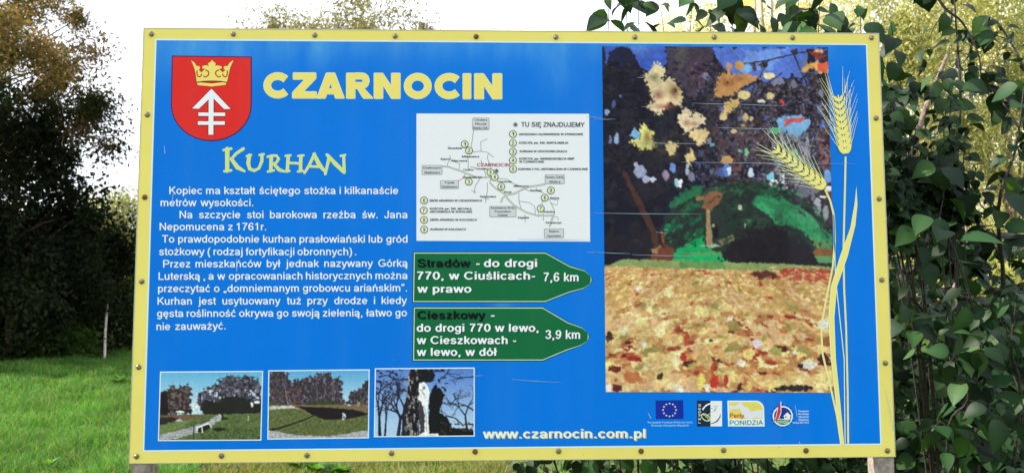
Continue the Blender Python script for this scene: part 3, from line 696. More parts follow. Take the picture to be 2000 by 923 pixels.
arrow(600, 703, 657, 1062, 1150, [[('Cieszkowy', 815, 948, 622, K_), ('-', 959, 966, 622, WHT)], [('do drogi 770 w lewo,', 814, 1052, 647, WHT)],
    [('w Cieszkowach -', 814, 1008, 671, WHT)], [('w lewo, w dół', 814, 971, 694, WHT)]], ('3,9 km', 1065, 1133, 661)).build('direction_arrow', 'lower green direction arrow, Cieszkowy 3,9 km')

# web address
t = Print()
t.text('www.czarnocin.com.pl', 944.5, 855.6, 1262, 855, 17.6, (215, 200, 110), 3, bold=0.038)
t.text('www.czarnocin.com.pl', 943, 854.4, 1260, 853.6, 17.4, (240, 242, 225), 4, bold=0.03)
t.build('web_address', 'web address in pale yellow letters')

# ------------------------------------------------------------------ painted pictures (grids of printed colour)
class Paint:
    def __init__(s, corners, w, h):
        """corners in photo px: tl, tr, br, bl; w x h = paint grid, addressed in 'picture px' of box (x0,y0,x1,y1)"""
        s.k = corners; s.w, s.h = w, h
        xs = [c[0] for c in corners]; ys = [c[1] for c in corners]
        s.x0, s.x1, s.y0, s.y1 = min(xs), max(xs), min(ys), max(ys)
        u = np.linspace(0, 1, w); v = np.linspace(0, 1, h); U, Vv = np.meshgrid(u, v)
        s.PX = (corners[0][0]*(1-U)+corners[1][0]*U)*(1-Vv)+(corners[3][0]*(1-U)+corners[2][0]*U)*Vv
        s.PY = (corners[0][1]*(1-U)+corners[1][1]*U)*(1-Vv)+(corners[3][1]*(1-U)+corners[2][1]*U)*Vv
        s.C = np.zeros((h, w, 3)); s.seed = 1
    def warp(s, amp, sc):
        s.seed += 1
        if amp == 0: return s.PX, s.PY
        if not hasattr(s, 'F'): s.F = {}
        if sc not in s.F:
            s.F[sc] = [np.float32((fbm(s.PX / sc, s.PY / sc, 300 + 7 * len(s.F) + i, 3) - .5) * 2) for i in range(2)]
        r = np.random.default_rng(s.seed); a, b = s.F[sc]; dx, dy = int(r.integers(0, s.w)), int(r.integers(0, s.h))
        return s.PX + np.roll(a, (dy, dx), (0, 1)) * amp, s.PY + np.roll(b, (dx, dy), (0, 1)) * amp
    def put(s, mask, c, a=1.0):
        m = (mask * a)[..., None] if mask.dtype != bool else mask[..., None] * a
        s.C = s.C * (1 - m) + np.array(c, float) * m
    def poly(s, pts, c, amp=4, sc=6, a=1.0, soft=0):
        X, Y = s.warp(amp, sc); ins = np.zeros(X.shape, bool); n = len(pts); j = n - 1
        for i in range(n):
            xi, yi = pts[i]; xj, yj = pts[j]
            if yi != yj: ins ^= ((yi > Y) != (yj > Y)) & (X < (xj - xi) * (Y - yi) / (yj - yi) + xi)
            j = i
        s.put(ins, c, a)
        return ins
    def blob(s, cx, cy, rx, ry, c, amp=4, sc=6, a=1.0):
        X, Y = s.warp(amp, sc); s.put(((X - cx) / rx) ** 2 + ((Y - cy) / ry) ** 2 < 1, c, a)
    def glow(s, cx, cy, rx, ry, c, a=1.0):
        s.put(np.exp(-((s.PX - cx) / rx) ** 2 - ((s.PY - cy) / ry) ** 2), c, a)
    def line(s, pts, w, c, amp=1.5, sc=8, a=1.0):
        X, Y = s.warp(amp, sc)
        if not hasattr(w, '__len__'): w = [w] * len(pts)
        for i in range(len(pts) - 1):
            (ax, ay), (bx, by) = pts[i], pts[i + 1]
            L2 = (bx - ax) ** 2 + (by - ay) ** 2
            t = np.clip(((X - ax) * (bx - ax) + (Y - ay) * (by - ay)) / L2, 0, 1)
            d = np.hypot(X - ax - t * (bx - ax), Y - ay - t * (by - ay))
            s.put(d < (w[i] * (1 - t) + w[i + 1] * t) / 2, c, a)
    def soften(s, n=1):
        for _ in range(n):
            Q = np.pad(s.C, ((1, 1), (1, 1), (0, 0)), 'edge'); s.C = (Q[1:-1, 1:-1] * 2 + Q[:-2, 1:-1] + Q[2:, 1:-1] + Q[1:-1, :-2] + Q[1:-1, 2:]) / 6
    def build(s, name, label, lay=4):
        x, z = bp(s.PX.ravel(), s.PY.ravel())
        V = np.stack([x, np.full_like(x, -LAY * lay), z], 1)
        idx = np.arange(s.w * s.h).reshape(s.h, s.w)
        F = np.stack([idx[:-1, :-1], idx[1:, :-1], idx[1:, 1:], idx[:-1, 1:]], -1).reshape(-1, 4)
        me = np_mesh(name, V, F, lin(np.clip(s.C, 0, 255).reshape(-1, 3)))
        o = link_mesh(name, me, M_print, board); o['label'] = label
        return o
R_ = random.Random(5)

# the large picture of the mound in autumn
P = Paint([(1176, 90.5), (1616.5, 93), (1633, 766), (1183, 764.5)], 330, 500)
X, Y = P.PX, P.PY
P.C[:] = (27, 26, 40)
P.put(fbm(X / 40, Y / 60, 3) > .55, (38, 34, 44)); P.put((X > 1370) & (fbm(X / 30, Y / 30, 9) > .5), (62, 50, 58))
P.poly([(1176,85),(1300,85),(1302,120),(1288,150),(1250,130),(1235,100),(1195,105),(1180,125)], (62, 92, 190), 8, 14)
P.glow(1245, 92, 30, 16, (110, 150, 225), .7); P.blob(1215, 110, 26, 20, (35, 35, 62), 8, 10)
P.poly([(1300,90),(1390,90),(1385,140),(1370,200),(1330,200),(1305,150)], (72, 60, 78), 8, 18); P.glow(1330, 110, 14, 30, (88, 85, 78), .8); P.glow(1362, 150, 16, 30, (95, 50, 60), .7)
P.poly([(1392,92),(1620,90),(1600,120),(1570,150),(1545,145),(1520,160),(1490,160),(1475,150),(1440,150),(1410,135)], (88, 116, 205), 10, 12)
P.poly([(1450,100),(1540,95),(1510,135),(1460,140)], (112, 145, 220), 8, 14); P.blob(1455, 135, 14, 8, (120, 175, 230), 4)
for _ in range(70):
    x, y = R_.uniform(1375, 1615), R_.uniform(95, 340)
    P.blob(x, y, R_.uniform(3, 11), R_.uniform(3, 9), R_.choice([(92,112,188),(110,108,130),(60,52,66),(70,60,72),(52,42,50),(84,98,165),(128,126,150),(44,36,46)]), 7, 7)
for _ in range(46):
    x, y = R_.uniform(1180, 1340), R_.uniform(120, 480)
    P.blob(x, y, R_.uniform(4, 12), R_.uniform(4, 10), R_.choice([(30,30,46),(40,38,52),(22,21,33),(46,42,50),(34,38,44)]), 7, 7)
for a_ in ([(1440,128),(1500,118),(1560,104),(1618,94)],[(1500,118),(1480,160),(1462,190)],[(1440,215),(1490,170),(1530,140)],[(1310,285),(1350,262),(1400,230),(1440,200),(1486,158)],[(1550,110),(1575,160),(1590,240)]):
    P.line(a_, [3, 2.6, 2.4, 2, 2][:len(a_)], (38, 34, 48), 2, 10)
# grey streaked trunks at right
P.poly([(1500,245),(1592,235),(1600,370),(1560,400),(1510,330)], (112, 106, 124), 10, 9)
P.put((X > 1500) & (X < 1600) & (Y > 240) & (Y < 400) & (fbm(X / 6, Y / 22, 77) > .52), (58, 50, 62))
P.put((X > 1520) & (X < 1590) & (Y > 230) & (Y < 360) & (fbm(X / 7, Y / 12, 79) > .62), (160, 158, 172))
P.poly([(1395,245),(1495,235),(1505,300),(1450,335),(1400,320)], (82, 60, 64), 12, 14); P.poly([(1582,255),(1624,250),(1626,390),(1590,360)], (104, 62, 58), 9, 12)
P.blob(1610, 300, 10, 22, (160, 88, 66), 6, 8); P.blob(1595, 270, 7, 9, (140, 86, 74), 5); P.poly([(1575,95),(1590,95),(1600,330),(1584,330)], (40, 32, 44), 5, 14)
P.poly([(1514,230),(1560,226),(1585,240),(1570,262),(1530,262)], (128, 176, 222), 7); P.poly([(1533,232),(1575,230),(1565,240),(1545,240),(1532,250)], (198, 88, 84), 4)
P.blob(1524, 201, 8, 7, (214, 70, 62), 2); P.blob(1513, 205, 14, 9, (90, 38, 44), 4, a=.8)
P.poly([(1560,142),(1572,128),(1595,120),(1612,124),(1618,140),(1600,146),(1590,132),(1575,140)], (226, 165, 88), 4); P.poly([(1594,124),(1618,122),(1616,140),(1600,141)], (216, 92, 66), 3)
P.poly([(1580,102),(1600,98),(1614,112),(1596,118)], (138, 56, 52), 6); P.blob(1598, 100, 9, 3, (220, 170, 110), 3)
# cut-out leaves
P.poly([(1400,165),(1404,150),(1414,142),(1440,146),(1462,144),(1486,152),(1462,164),(1440,178),(1420,190),(1394,190)], (202, 144, 88), 7.5, 3.4); P.glow(1420, 162, 14, 9, (150, 90, 56), .8); P.glow(1446, 154, 10, 7, (150, 96, 64), .7)
P.blob(1443, 128, 9, 8, (205, 145, 85), 4); P.blob(1424, 132, 6, 9, (196, 140, 110), 4)
P.poly([(1408,226),(1418,200),(1430,194),(1446,198),(1436,212),(1420,224)], (222, 182, 110), 8.5, 3.4)
P.blob(1453, 186, 13, 9, (232, 205, 142), 3); P.blob(1502, 149, 11, 6, (234, 212, 160), 2.5); P.blob(1504, 188, 8, 7, (228, 200, 140), 2.5); P.blob(1487, 198, 8, 4, (226, 220, 205), 2)
P.poly([(1256,145),(1270,140),(1278,122),(1290,124),(1300,140),(1292,160),(1308,152),(1322,162),(1333,182),(1330,212),(1308,200),(1296,215),(1290,226),(1262,210),(1276,196),(1266,176),(1262,160)], (228, 204, 160), 8.5, 3.4)
P.glow(1278, 152, 9, 8, (110, 104, 78), .8); P.glow(1286, 186, 9, 9, (150, 96, 84), .9); P.glow(1317, 178, 10, 12, (128, 84, 58), .95); P.glow(1300, 208, 18, 5, (170, 90, 80), .8)
P.poly([(1228,276),(1240,274),(1250,266),(1252,244),(1262,240),(1266,256),(1280,256),(1272,268),(1282,286),(1266,292),(1250,294),(1240,282)], (228, 220, 132), 7.5, 3.4); P.glow(1264, 268, 6, 12, (160, 118, 60), .85)
P.poly([(1230,264),(1238,250),(1250,262),(1246,272)], (126, 176, 222), 3)
P.poly([(1320,230),(1338,212),(1350,216),(1346,234),(1358,214),(1376,232),(1378,240),(1352,252),(1336,262),(1328,244)], (230, 206, 172), 7.5, 3.4); P.glow(1340, 240, 7, 6, (165, 110, 88), .8); P.glow(1355, 242, 8, 4, (165, 110, 88), .8)
P.glow(1310, 284, 34, 20, (92, 78, 58), .9); P.poly([(1346,262),(1356,252),(1376,250),(1386,258),(1380,272),(1364,288),(1358,276)], (226, 194, 140), 6.5, 3.4)
P.poly([(1299,284),(1312,276),(1322,280),(1322,292),(1316,304),(1302,298)], (222, 192, 138), 6.5, 3.4); P.poly([(1336,308),(1352,290),(1356,304),(1360,312),(1348,318),(1350,330),(1342,318)], (224, 194, 138), 6.5, 3.4)
for x, y, rx, ry in ((1412,228,8,7),(1456,230,5,9),(1450,245,4,4),(1433,256,6,4),(1467,232,3,5)): P.blob(x, y, rx, ry, (226, 198, 142), 2.5)
P.glow(1448, 245, 14, 22, (120, 100, 72), .5)
for x, y, rx, ry, c in ((1186,219,6,5,(150,168,212)),(1204,271,5,12,(150,176,214)),(1192,272,3,9,(120,118,160)),(1213,188,3,3,(90,110,160)),(1199,204,4,9,(78,92,140)),
    (1250,335,12,13,(158,162,196)),(1243,322,4,7,(180,180,200)),(1262,350,8,7,(170,172,202)),(1275,350,7,5,(196,205,220)),(1300,342,7,10,(150,130,160)),(1314,328,6,10,(112,140,205)),(1322,356,6,8,(176,205,224)),(1329,358,3,9,(235,238,240)),
    (1342,330,4,12,(170,176,196)),(1350,345,7,9,(120,118,140)),(1364,300,10,6,(60,66,80)),(1394,335,8,6,(96,100,130)),(1420,332,8,13,(90,130,205)),(1424,334,5,8,(228,236,246)),(1438,330,9,12,(140,80,56)),(1466,337,6,9,(205,215,235)),
    (1419,313,12,8,(196,148,96)),(1458,297,4,8,(120,190,150)),(1446,295,4,4,(110,180,140)),(1389,283,4,3,(110,170,190)),(1515,255,12,6,(105,190,130)),(1550,300,8,6,(110,185,130)),
    (1505,345,8,10,(130,195,215)),(1528,350,5,10,(200,215,225)),(1512,358,8,7,(235,235,245)),(1532,366,5,4,(232,232,240)),(1616,345,8,14,(120,160,220)),(1620,368,8,5,(235,235,245)),
    (1596,405,7,20,(176,172,184)),(1608,384,6,3,(225,225,235)),(1612,415,6,14,(150,148,160)),(1588,378,4,16,(120,118,130))):
    P.blob(x, y, rx, ry, c, 3, 5)
for _ in range(30):
    P.line([(R_.uniform(1495, 1600), y_ := R_.uniform(250, 330)), (R_.uniform(1495, 1600), y_ + R_.uniform(20, 60))], 1.6, R_.choice([(50,42,54),(150,148,160)]), 3, 6)
# fine mottling of the wood
for thr, c_, sd, x0_, sc_n in ((.60,(74,62,70),621,1340,5),(.62,(104,96,112),623,1400,4.5),(.655,(96,112,170),625,1350,5),(.61,(92,58,50),627,1390,7),(.64,(48,50,62),629,1176,6),(.60,(16,14,26),631,1176,8),(.66,(140,136,150),633,1440,4)):
    dk_ = (P.C.sum(2) < 330) & (X > x0_) & (Y > 120) & (Y < 372); P.put(dk_ & (fbm(X / sc_n, Y / sc_n, sd, 4) > thr), c_, .62)
# mound
P.poly([(1290,440),(1310,405),(1350,375),(1400,358),(1450,352),(1500,362),(1550,392),(1600,430),(1632,470),(1632,515),(1290,515)], (42, 50, 46), 6, 12)
P.put((Y > 350) & (Y < 512) & (((X - 1462) / 178) ** 2 + ((Y - 520) / 168) ** 2 < 1) & (fbm(X / 16, Y / 7, 611) > .54), (36, 70, 52), .35)
P.put((Y > 350) & (Y < 512) & (((X - 1462) / 178) ** 2 + ((Y - 520) / 168) ** 2 < 1) & (((X - 1462) / 178) ** 2 + ((Y - 520) / 168) ** 2 > .78) & (fbm(X / 9, Y / 5, 613) > .52), (46, 100, 70), .7)
P.poly([(1300,405),(1330,378),(1362,360),(1376,364),(1366,380),(1340,392),(1320,402)], (40, 110, 72), 7, 9, .85); P.poly([(1330,415),(1362,392),(1370,402),(1345,420)], (34, 98, 66), 7, 7, .8)
P.poly([(1296,448),(1300,436),(1318,430),(1316,442),(1306,452)], (28, 140, 92), 4, 6); P.poly([(1318,442),(1370,418),(1366,432),(1330,446)], (26, 104, 72), 6, 6, .8); P.poly([(1330,462),(1375,440),(1376,470),(1340,470)], (34, 92, 62), 8, 6, .9)
P.glow(1446, 376, 12, 8, (58, 104, 78), .8); P.glow(1440, 410, 12, 12, (44, 92, 66), .8); P.glow(1475, 432, 20, 8, (58, 104, 78), .8); P.glow(1465, 365, 16, 6, (50, 90, 66), .8)
P.poly([(1468,392),(1486,372),(1500,368),(1530,386),(1560,402),(1590,430),(1625,462),(1628,482),(1600,476),(1560,448),(1530,440),(1512,436),(1500,420),(1475,404)], (44, 128, 84), 7, 8)
P.poly([(1472,398),(1502,396),(1512,412),(1506,428),(1492,412)], (62, 160, 100), 5, 6); P.poly([(1540,400),(1575,412),(1610,445),(1622,462),(1580,440)], (80, 150, 110), 6, 6, .8)
P.poly([(1512,406),(1530,410),(1528,436),(1510,430)], (44, 48, 44), 5, 6); P.poly([(1580,460),(1625,470),(1630,500),(1600,490)], (98, 138, 88), 6, 6)
P.poly([(1300,512),(1330,482),(1350,470),(1372,460),(1378,480),(1400,492),(1420,500),(1436,510),(1420,520),(1300,520)], (22, 160, 94), 6, 8); P.poly([(1330,490),(1410,490),(1420,500),(1335,500)], (92, 150, 92), 5, 6, .8)
P.poly([(1400,468),(1430,458),(1436,470),(1410,480)], (120, 116, 82), 5, 6); P.blob(1388, 480, 20, 2.5, (170, 175, 150), 3)
P.poly([(1379,408),(1386,408),(1392,478),(1379,478)], (168, 138, 104), 2, 6); P.poly([(1370,404),(1378,380),(1392,372),(1408,376),(1411,384),(1400,400),(1390,410),(1378,410)], (134, 90, 62), 4, 5); P.poly([(1356,380),(1374,384),(1376,392),(1360,392)], (150, 112, 78), 4, 5)
P.line([(1384,400),(1398,384),(1406,384)], 1.6, (60, 40, 36), 2); P.blob(1397, 452, 5, 14, (24, 20, 28), 2); P.blob(1393, 440, 3, 3, (190, 170, 140), 1.5)
P.poly([(1408,504),(1420,480),(1440,466),(1480,446),(1520,444),(1556,462),(1590,490),(1620,512),(1560,522),(1480,518),(1430,520)], (36, 29, 38), 16, 5)
P.line([(1218,335),(1250,400),(1275,450),(1288,500)], [8, 12, 13, 16], (78, 50, 46), 3); P.line([(1292,452),(1298,478)], 4, (168, 62, 46), 2); P.blob(1445, 405, 4, 6, (200, 190, 170), 2)
P.poly([(1256,510),(1290,480),(1318,486),(1312,512),(1270,520)], (116, 62, 48), 8, 8); P.poly([(1270,488),(1290,478),(1282,496)], (160, 120, 84), 5, 5); P.poly([(1588,486),(1632,486),(1632,502),(1592,502)], (132, 84, 54), 4)
P.blob(1455, 440, 1, 6, (190, 188, 190), .5)
P.poly([(1170,522),(1220,506),(1330,508),(1440,512),(1540,515),(1640,522),(1640,548),(1500,540),(1300,536),(1170,532)], (140, 156, 98), 3, 6)
P.poly([(1326,508),(1408,510),(1420,526),(1330,528)], (98, 138, 82), 3, 8); P.poly([(1590,500),(1632,500),(1632,514),(1600,514)], (96, 150, 100), 3, 8)
# leaf carpet
gy = np.clip((Y - 515) / 250, 0, 1); S = 5.0 + 14 * gy; vv = np.log(S) * 13
edge = 520 + 14 * ((X - 1180) / 450) ** 1.4 + (fbm(X / 9, Y / 9, 61) - .5) * 6
carpet = Y > edge
u = (X - 1400) / S; n1 = fbm(u * .55, vv * 1.25, 101, 4); n2 = fbm(u * .5 + 9, vv * 1.1, 131, 4); n3 = fbm(u * .33, vv * .75, 171, 4); n4 = fbm(u * .6 + 40, vv * 1.3, 191, 3)
P.put(carpet, (210, 168, 108))
P.put(carpet & (n1 > .52), (224, 190, 128)); P.put(carpet & (n1 > .60), (236, 214, 142)); P.put(carpet & (n2 > .545), (190, 128, 80)); P.put(carpet & (n2 > .665) , (168, 96, 62))
P.put(carpet & (n3 > .585), (226, 182, 136)); P.put(carpet & (n4 < .36), (228, 202, 146)); P.put(carpet & (n4 < .29), (240, 226, 168))
P.put(carpet & (n3 < .36) & (n1 < .5), (182, 150, 88)); P.put(carpet & (n3 < .31), (150, 138, 78)); P.put(carpet & (n2 > .73), (150, 44, 36)); P.put(carpet & (n2 < .265), (196, 140, 92))
P.put(carpet & (Y > 620) & (n1 < .30), (172, 84, 54)); P.put(carpet & (Y > 640) & (n1 < .245), (60, 24, 28))
P.put(carpet & (Y < 600) & (fbm(u * 1.5, vv * 3, 311, 3) > .56), (196, 152, 92))
P.poly([(1470,540),(1500,532),(1540,522),(1628,528),(1628,545),(1580,552),(1540,545)], (178, 74, 54), 6, 6); P.put((X > 1500) & (Y > 520) & (Y < 552) & (fbm(X / 7, Y / 3.5, 401) > .6), (226, 180, 130))
P.poly([(1460,534),(1500,528),(1520,540),(1480,544)], (70, 34, 36), 7, 5)
for _ in range(110):
    y = 545 + 215 * R_.random() ** .8; k = (y - 500) / 260; x = R_.uniform(1186, 1628)
    c = R_.choice([(240,226,160),(236,206,120),(244,224,132),(228,190,130),(200,130,84),(210,160,104),(186,106,68),(242,238,226),(232,176,120),(170,152,84),(176,66,44),(240,214,150)])
    P.blob(x, y, (3 + 8 * R_.random()) * k + 1.5, (2 + 6 * R_.random()) * k + 1.2, c, 8 * k + 1, 5)
for x, y, rx, ry, c in ((1515,685,13,9,(150,150,80)),(1580,712,15,9,(240,236,228)),(1564,714,5,6,(35,22,32)),(1190,657,9,8,(44,28,30)),(1550,757,40,6,(30,22,34)),(1248,563,5,4,(245,240,235)),(1425,622,5,4,(240,240,240)),(1258,672,5,5,(230,235,240)),
    (1325,757,12,5,(240,235,230)),(1188,757,6,8,(245,242,240)),(1205,757,11,8,(90,26,34)),(1388,663,4,3,(40,26,34)),(1320,707,7,12,(238,228,190)),(1335,696,6,10,(170,40,36)),(1395,745,9,12,(192,40,36)),(1418,745,4,14,(170,50,38)),(1392,718,4,10,(190,60,40)),
    (1370,745,8,16,(240,218,110)),(1445,755,4,8,(40,24,30)),(1234,735,18,12,(190,110,70)),(1289,735,7,6,(44,30,32)),(1610,632,14,10,(240,236,240)),(1617,665,12,10,(150,88,58)),(1608,700,11,12,(60,28,34)),(1478,671,9,8,(238,222,240)),
    (1340,660,5,14,(176,62,44)),(1238,700,14,6,(158,36,34)),(1200,720,12,7,(96,26,32)),(1290,645,10,13,(238,226,170)),(1218,645,8,8,(240,228,190)),(1462,690,12,10,(240,214,130)),(1305,570,9,10,(240,226,170)),(1370,610,16,9,(240,220,150))):
    P.blob(x, y, rx, ry, c, 5, 5)
dm = ((X - 1462) / 178) ** 2 + ((Y - 520) / 168) ** 2; ang_ = np.arctan2(520 - Y, X - 1462)
st_ = fbm(ang_ * 5 + 20, np.sqrt(dm) * 26 + 9, 641, 4); md_ = (Y > 352) & (Y < 484) & (dm < 1.05) & ~((np.abs(X - 1386) < 27) & (Y > 368))
P.put(md_ & (st_ > .58), (34, 38, 36), .5); P.put(md_ & (st_ < .40) & (P.C[..., 1] > 70), (74, 150, 104), .6)
P.put(md_ & (fbm(X / 6, Y / 4, 645, 4) > .64), (28, 26, 34), .6)
P.poly([(1470,396),(1486,380),(1530,392),(1590,436),(1622,468),(1600,472),(1560,446),(1515,430),(1500,418)], (52, 142, 94), 8, 6, .62); P.poly([(1306,402),(1335,380),(1366,366),(1366,378),(1335,394)], (44, 122, 82), 7, 6, .6)
tone = 1 + .34 * (fbm(X / 5, Y / 5, 505, 4) - .5) + .22 * (fbm(X / 34, Y / 34, 515, 3) - .5)
P.C = np.clip(P.C * tone[..., None], 0, 255)
up = ((Y < 350) & (P.C.sum(2) < 300))[..., None] * (fbm(X / 2.6, Y / 2.6, 525, 3) > .62)[..., None]; P.C = P.C * (1 - .35 * up) + np.array((30, 26, 40)) * .35 * up
lo_ = (carpet & (fbm(X / 2.2, Y / 1.8, 535, 3) > .60))[..., None]; P.C = P.C * (1 - .28 * lo_) + np.array((150, 98, 60)) * .28 * lo_
fd = (carpet * .07)[..., None]; P.C = P.C * (1 - fd) + np.array((236, 206, 150)) * fd
P.soften(1)
P.build('mound_picture', 'large printed picture of a wooded mound behind a carpet of autumn leaves')

# three small photographs
def photo_frame(k, white=(228, 236, 240)):
    q = Print()
    cx = sum(a[0] for a in k) / 4; cy = sum(a[1] for a in k) / 4
    q.poly([(x + (2.2 if x > cx else -2.2), y + (2.2 if y > cy else -2.2)) for x, y in k], white, 3)
    return q
def twig_net(P, x, y, ang, ln, w, c, depth, rr):
    if depth == 0 or ln < 2: return
    x2, y2 = x + math.cos(ang) * ln, y - math.sin(ang) * ln
    P.line([(x, y), (x2, y2)], [w, w * .7], c, 0, 5)
    for _ in range(2 if rr.random() < .75 else 3): twig_net(P, x2, y2, ang + rr.uniform(-.75, .75), ln * rr.uniform(.6, .85), w * .62, c, depth - 1, rr)

k = [(315, 727), (512, 725.5), (508.5, 857), (311, 858)]
a = Paint(k, 240, 162); X, Y = a.PX, a.PY
g = np.clip((Y - 725) / 70, 0, 1)[..., None]; a.C = np.array((92, 170, 214)) * (1 - g) + np.array((188, 214, 228)) * g
a.poly([(312,768),(325,762),(338,752),(352,754),(368,750),(375,765),(372,785),(376,806),(312,812)], (98, 86, 84), 9, 5); a.put((Y > 748) & (Y < 810) & (X < 376) & (fbm(X/4, Y/4, 21) > .5) & (a.C[..., 0] < 100), (50, 36, 36))
a.poly([(312,765),(326,764),(330,800),(328,812),(312,812)], (28, 22, 24), 4, 5)
a.poly([(384,785),(386,768),(400,760),(420,750),(430,738),(448,731),(470,735),(490,733),(504,740),(510,760),(512,806),(400,806)], (66, 62, 74), 9, 5)
m = (X > 380) & (Y < 800) & (Y > 728) & (a.C[..., 0] < 80)
a.put(m & (fbm(X/4, Y/5, 25) > .55), (104, 102, 118)); a.put(m & (fbm(X/3.5, Y/4, 27) > .6), (34, 28, 34)); a.put(m & (Y > 760) & (fbm(X/5, Y/8, 29) > .63), (196, 206, 222))
a.poly([(392,795),(402,778),(425,784),(452,770),(480,778),(512,785),(512,812),(398,812)], (32, 32, 28), 7, 5); a.blob(492, 789, 3, 5, (214, 220, 226), 2); a.blob(502, 784, 6, 3, (214, 220, 226), 2)
a.poly([(340,798),(376,799),(376,806),(340,805)], (40, 34, 36), 3); a.blob(352, 803, 9, 2.2, (225, 228, 230), 1); a.blob(381, 793, 6, 7, (205, 210, 218), 2)
a.poly([(308,811),(400,808),(420,808),(512,806),(512,862),(308,862)], (92, 108, 62), 2, 8); a.put((Y > 808) & (fbm(X/3, Y/2.2, 33) > .53), (74, 90, 52)); a.put((Y > 835) & (X > 390) & (fbm(X/2.5, Y/2.5, 35) > .56), (58, 72, 40))
a.poly([(310,811),(345,810),(400,809),(400,812),(350,820),(310,829)], (110, 82, 64), 2); a.poly([(311,814),(340,814),(358,818),(340,822),(311,829)], (40, 34, 34), 2); a.blob(350, 820, 7, 3, (196, 198, 188), 2)
a.poly([(311,832),(345,824),(380,818),(352,836),(311,846)], (104, 120, 66), 2)
a.poly([(311,848),(376,832),(410,818),(428,808),(437,812),(425,824),(392,842),(345,856),(311,859)], (176, 174, 176), 2, 6); a.put((a.C[..., 0] > 170) & (Y > 815) & (fbm(X/1.6, Y/1.6, 41) > .55), (140, 138, 146))
a.poly([(386,834),(409,827),(413,834),(396,843),(386,842)], (30, 30, 28), 1); a.line([(385,834),(408,826)], 3, (238, 238, 234), .6); a.line([(386,834),(385,843)], 2.4, (238, 238, 234), .6); a.line([(396,843),(395,834)], 2.4, (228, 228, 224), .6); a.line([(409,826),(413,834)], 2, (238, 238, 234), .6); a.line([(391,826),(410,819)], 2.4, (60, 54, 50), .8)
a.blob(428, 837, 12, 3.5, (30, 36, 24), 2); a.blob(440, 817, 8, 2.5, (36, 42, 28), 2); a.line([(379,830),(379,858)], 1.6, (18, 20, 16), 0); a.line([(485,811),(485,820)], 1.6, (215, 220, 205), 0); a.line([(434,807),(436,818)], 3, (30, 30, 24), 1)
q = photo_frame(k).build('photo_border')
a.C = np.clip(a.C * (1 + (.5 * (fbm(X / 2.6, Y / 2.6, 901, 3) - .5)) * np.where(a.C[..., 2] > 1.25 * a.C[..., 0], .25, 1))[..., None] + 8, 0, 255); a.soften(2)
a.build('small_photograph', 'left small photograph, white bench on a park path')

k = [(526.5, 724.5), (720, 722.5), (718.5, 852.5), (524.5, 855)]
a = Paint(k, 240, 162); X, Y = a.PX, a.PY
g = np.clip((Y - 722) / 70, 0, 1)[..., None]; a.C = np.array((84, 160, 210)) * (1 - g) + np.array((186, 212, 228)) * g
a.poly([(524,722),(560,726),(566,742),(572,745),(598,736),(606,729),(614,738),(622,725),(640,724),(650,738),(664,736),(670,752),(668,772),(676,796),(524,800)], (50, 44, 50), 8, 5)
a.poly([(676,794),(684,768),(694,758),(706,760),(710,745),(720,738),(720,800),(676,800)], (46, 42, 44), 7, 5)
m = (a.C[..., 0] < 54); a.put(m & (fbm(X/4, Y/4, 55) > .57), (78, 64, 78)); a.put(m & (fbm(X/3, Y/4, 57) > .66), (120, 116, 136)); a.put(m & (X < 590) & (Y > 755) & (fbm(X/9, Y/4, 59) > .6), (92, 64, 52))
for x in (632, 648, 652, 618): a.line([(x, 790), (x + 3, 765), (x - 2, 748)], 1.3, (120, 112, 110), 2)
a.line([(556,750),(560,775),(564,792)], [1.2, 1.6, 2.6], (150, 130, 120), 1)
a.poly([(524,780),(545,784),(560,790),(524,794)], (60, 70, 50), 3); a.poly([(600,785),(630,778),(680,790),(720,790),(720,794),(600,794)], (52, 60, 38), 4)
a.poly([(524,790),(720,789),(720,860),(524,860)], (112, 96, 70), 2); a.poly([(524,792),(570,791),(585,798),(540,800),(524,800)], (190, 184, 176), 3)
a.poly([(580,793),(640,795),(690,799),(720,806),(715,810),(680,817),(640,819),(612,812),(596,800)], (30, 24, 28), 1.5); a.blob(672, 812, 4, 8, (190, 205, 222), 2)
a.poly([(524,800),(575,796),(600,804),(630,818),(670,820),(720,808),(720,842),(640,850),(580,852),(540,838),(524,832)], (98, 106, 62), 2, 6); a.put((Y > 797) & (a.C[..., 1] > 104) & (fbm(X/2.4, Y/1.8, 63) > .54), (74, 84, 48))
a.line([(524,840),(556,832),(590,820),(612,811)], [4, 3, 2.4, 2], (26, 26, 20), 1); a.poly([(524,838),(548,842),(570,848),(640,851),(720,839),(720,860),(524,860)], (178, 176, 178), 2); a.put((Y > 838) & (a.C[..., 0] > 170) & (fbm(X/1.6, Y/1.6, 65) > .56), (146, 144, 152))
a.blob(700, 788, 3, 5, (150, 130, 110), 2); a.blob(708, 784, 4, 7, (90, 80, 66), 3); a.blob(682, 790, 4, 2, (190, 185, 175), 1)
photo_frame(k).build('photo_border')
a.C = np.clip(a.C * (1 + (.5 * (fbm(X / 2.6, Y / 2.6, 901, 3) - .5)) * np.where(a.C[..., 2] > 1.25 * a.C[..., 0], .25, 1))[..., None] + 8, 0, 255); a.soften(2)
a.build('small_photograph', 'middle small photograph, dark pond below trees')

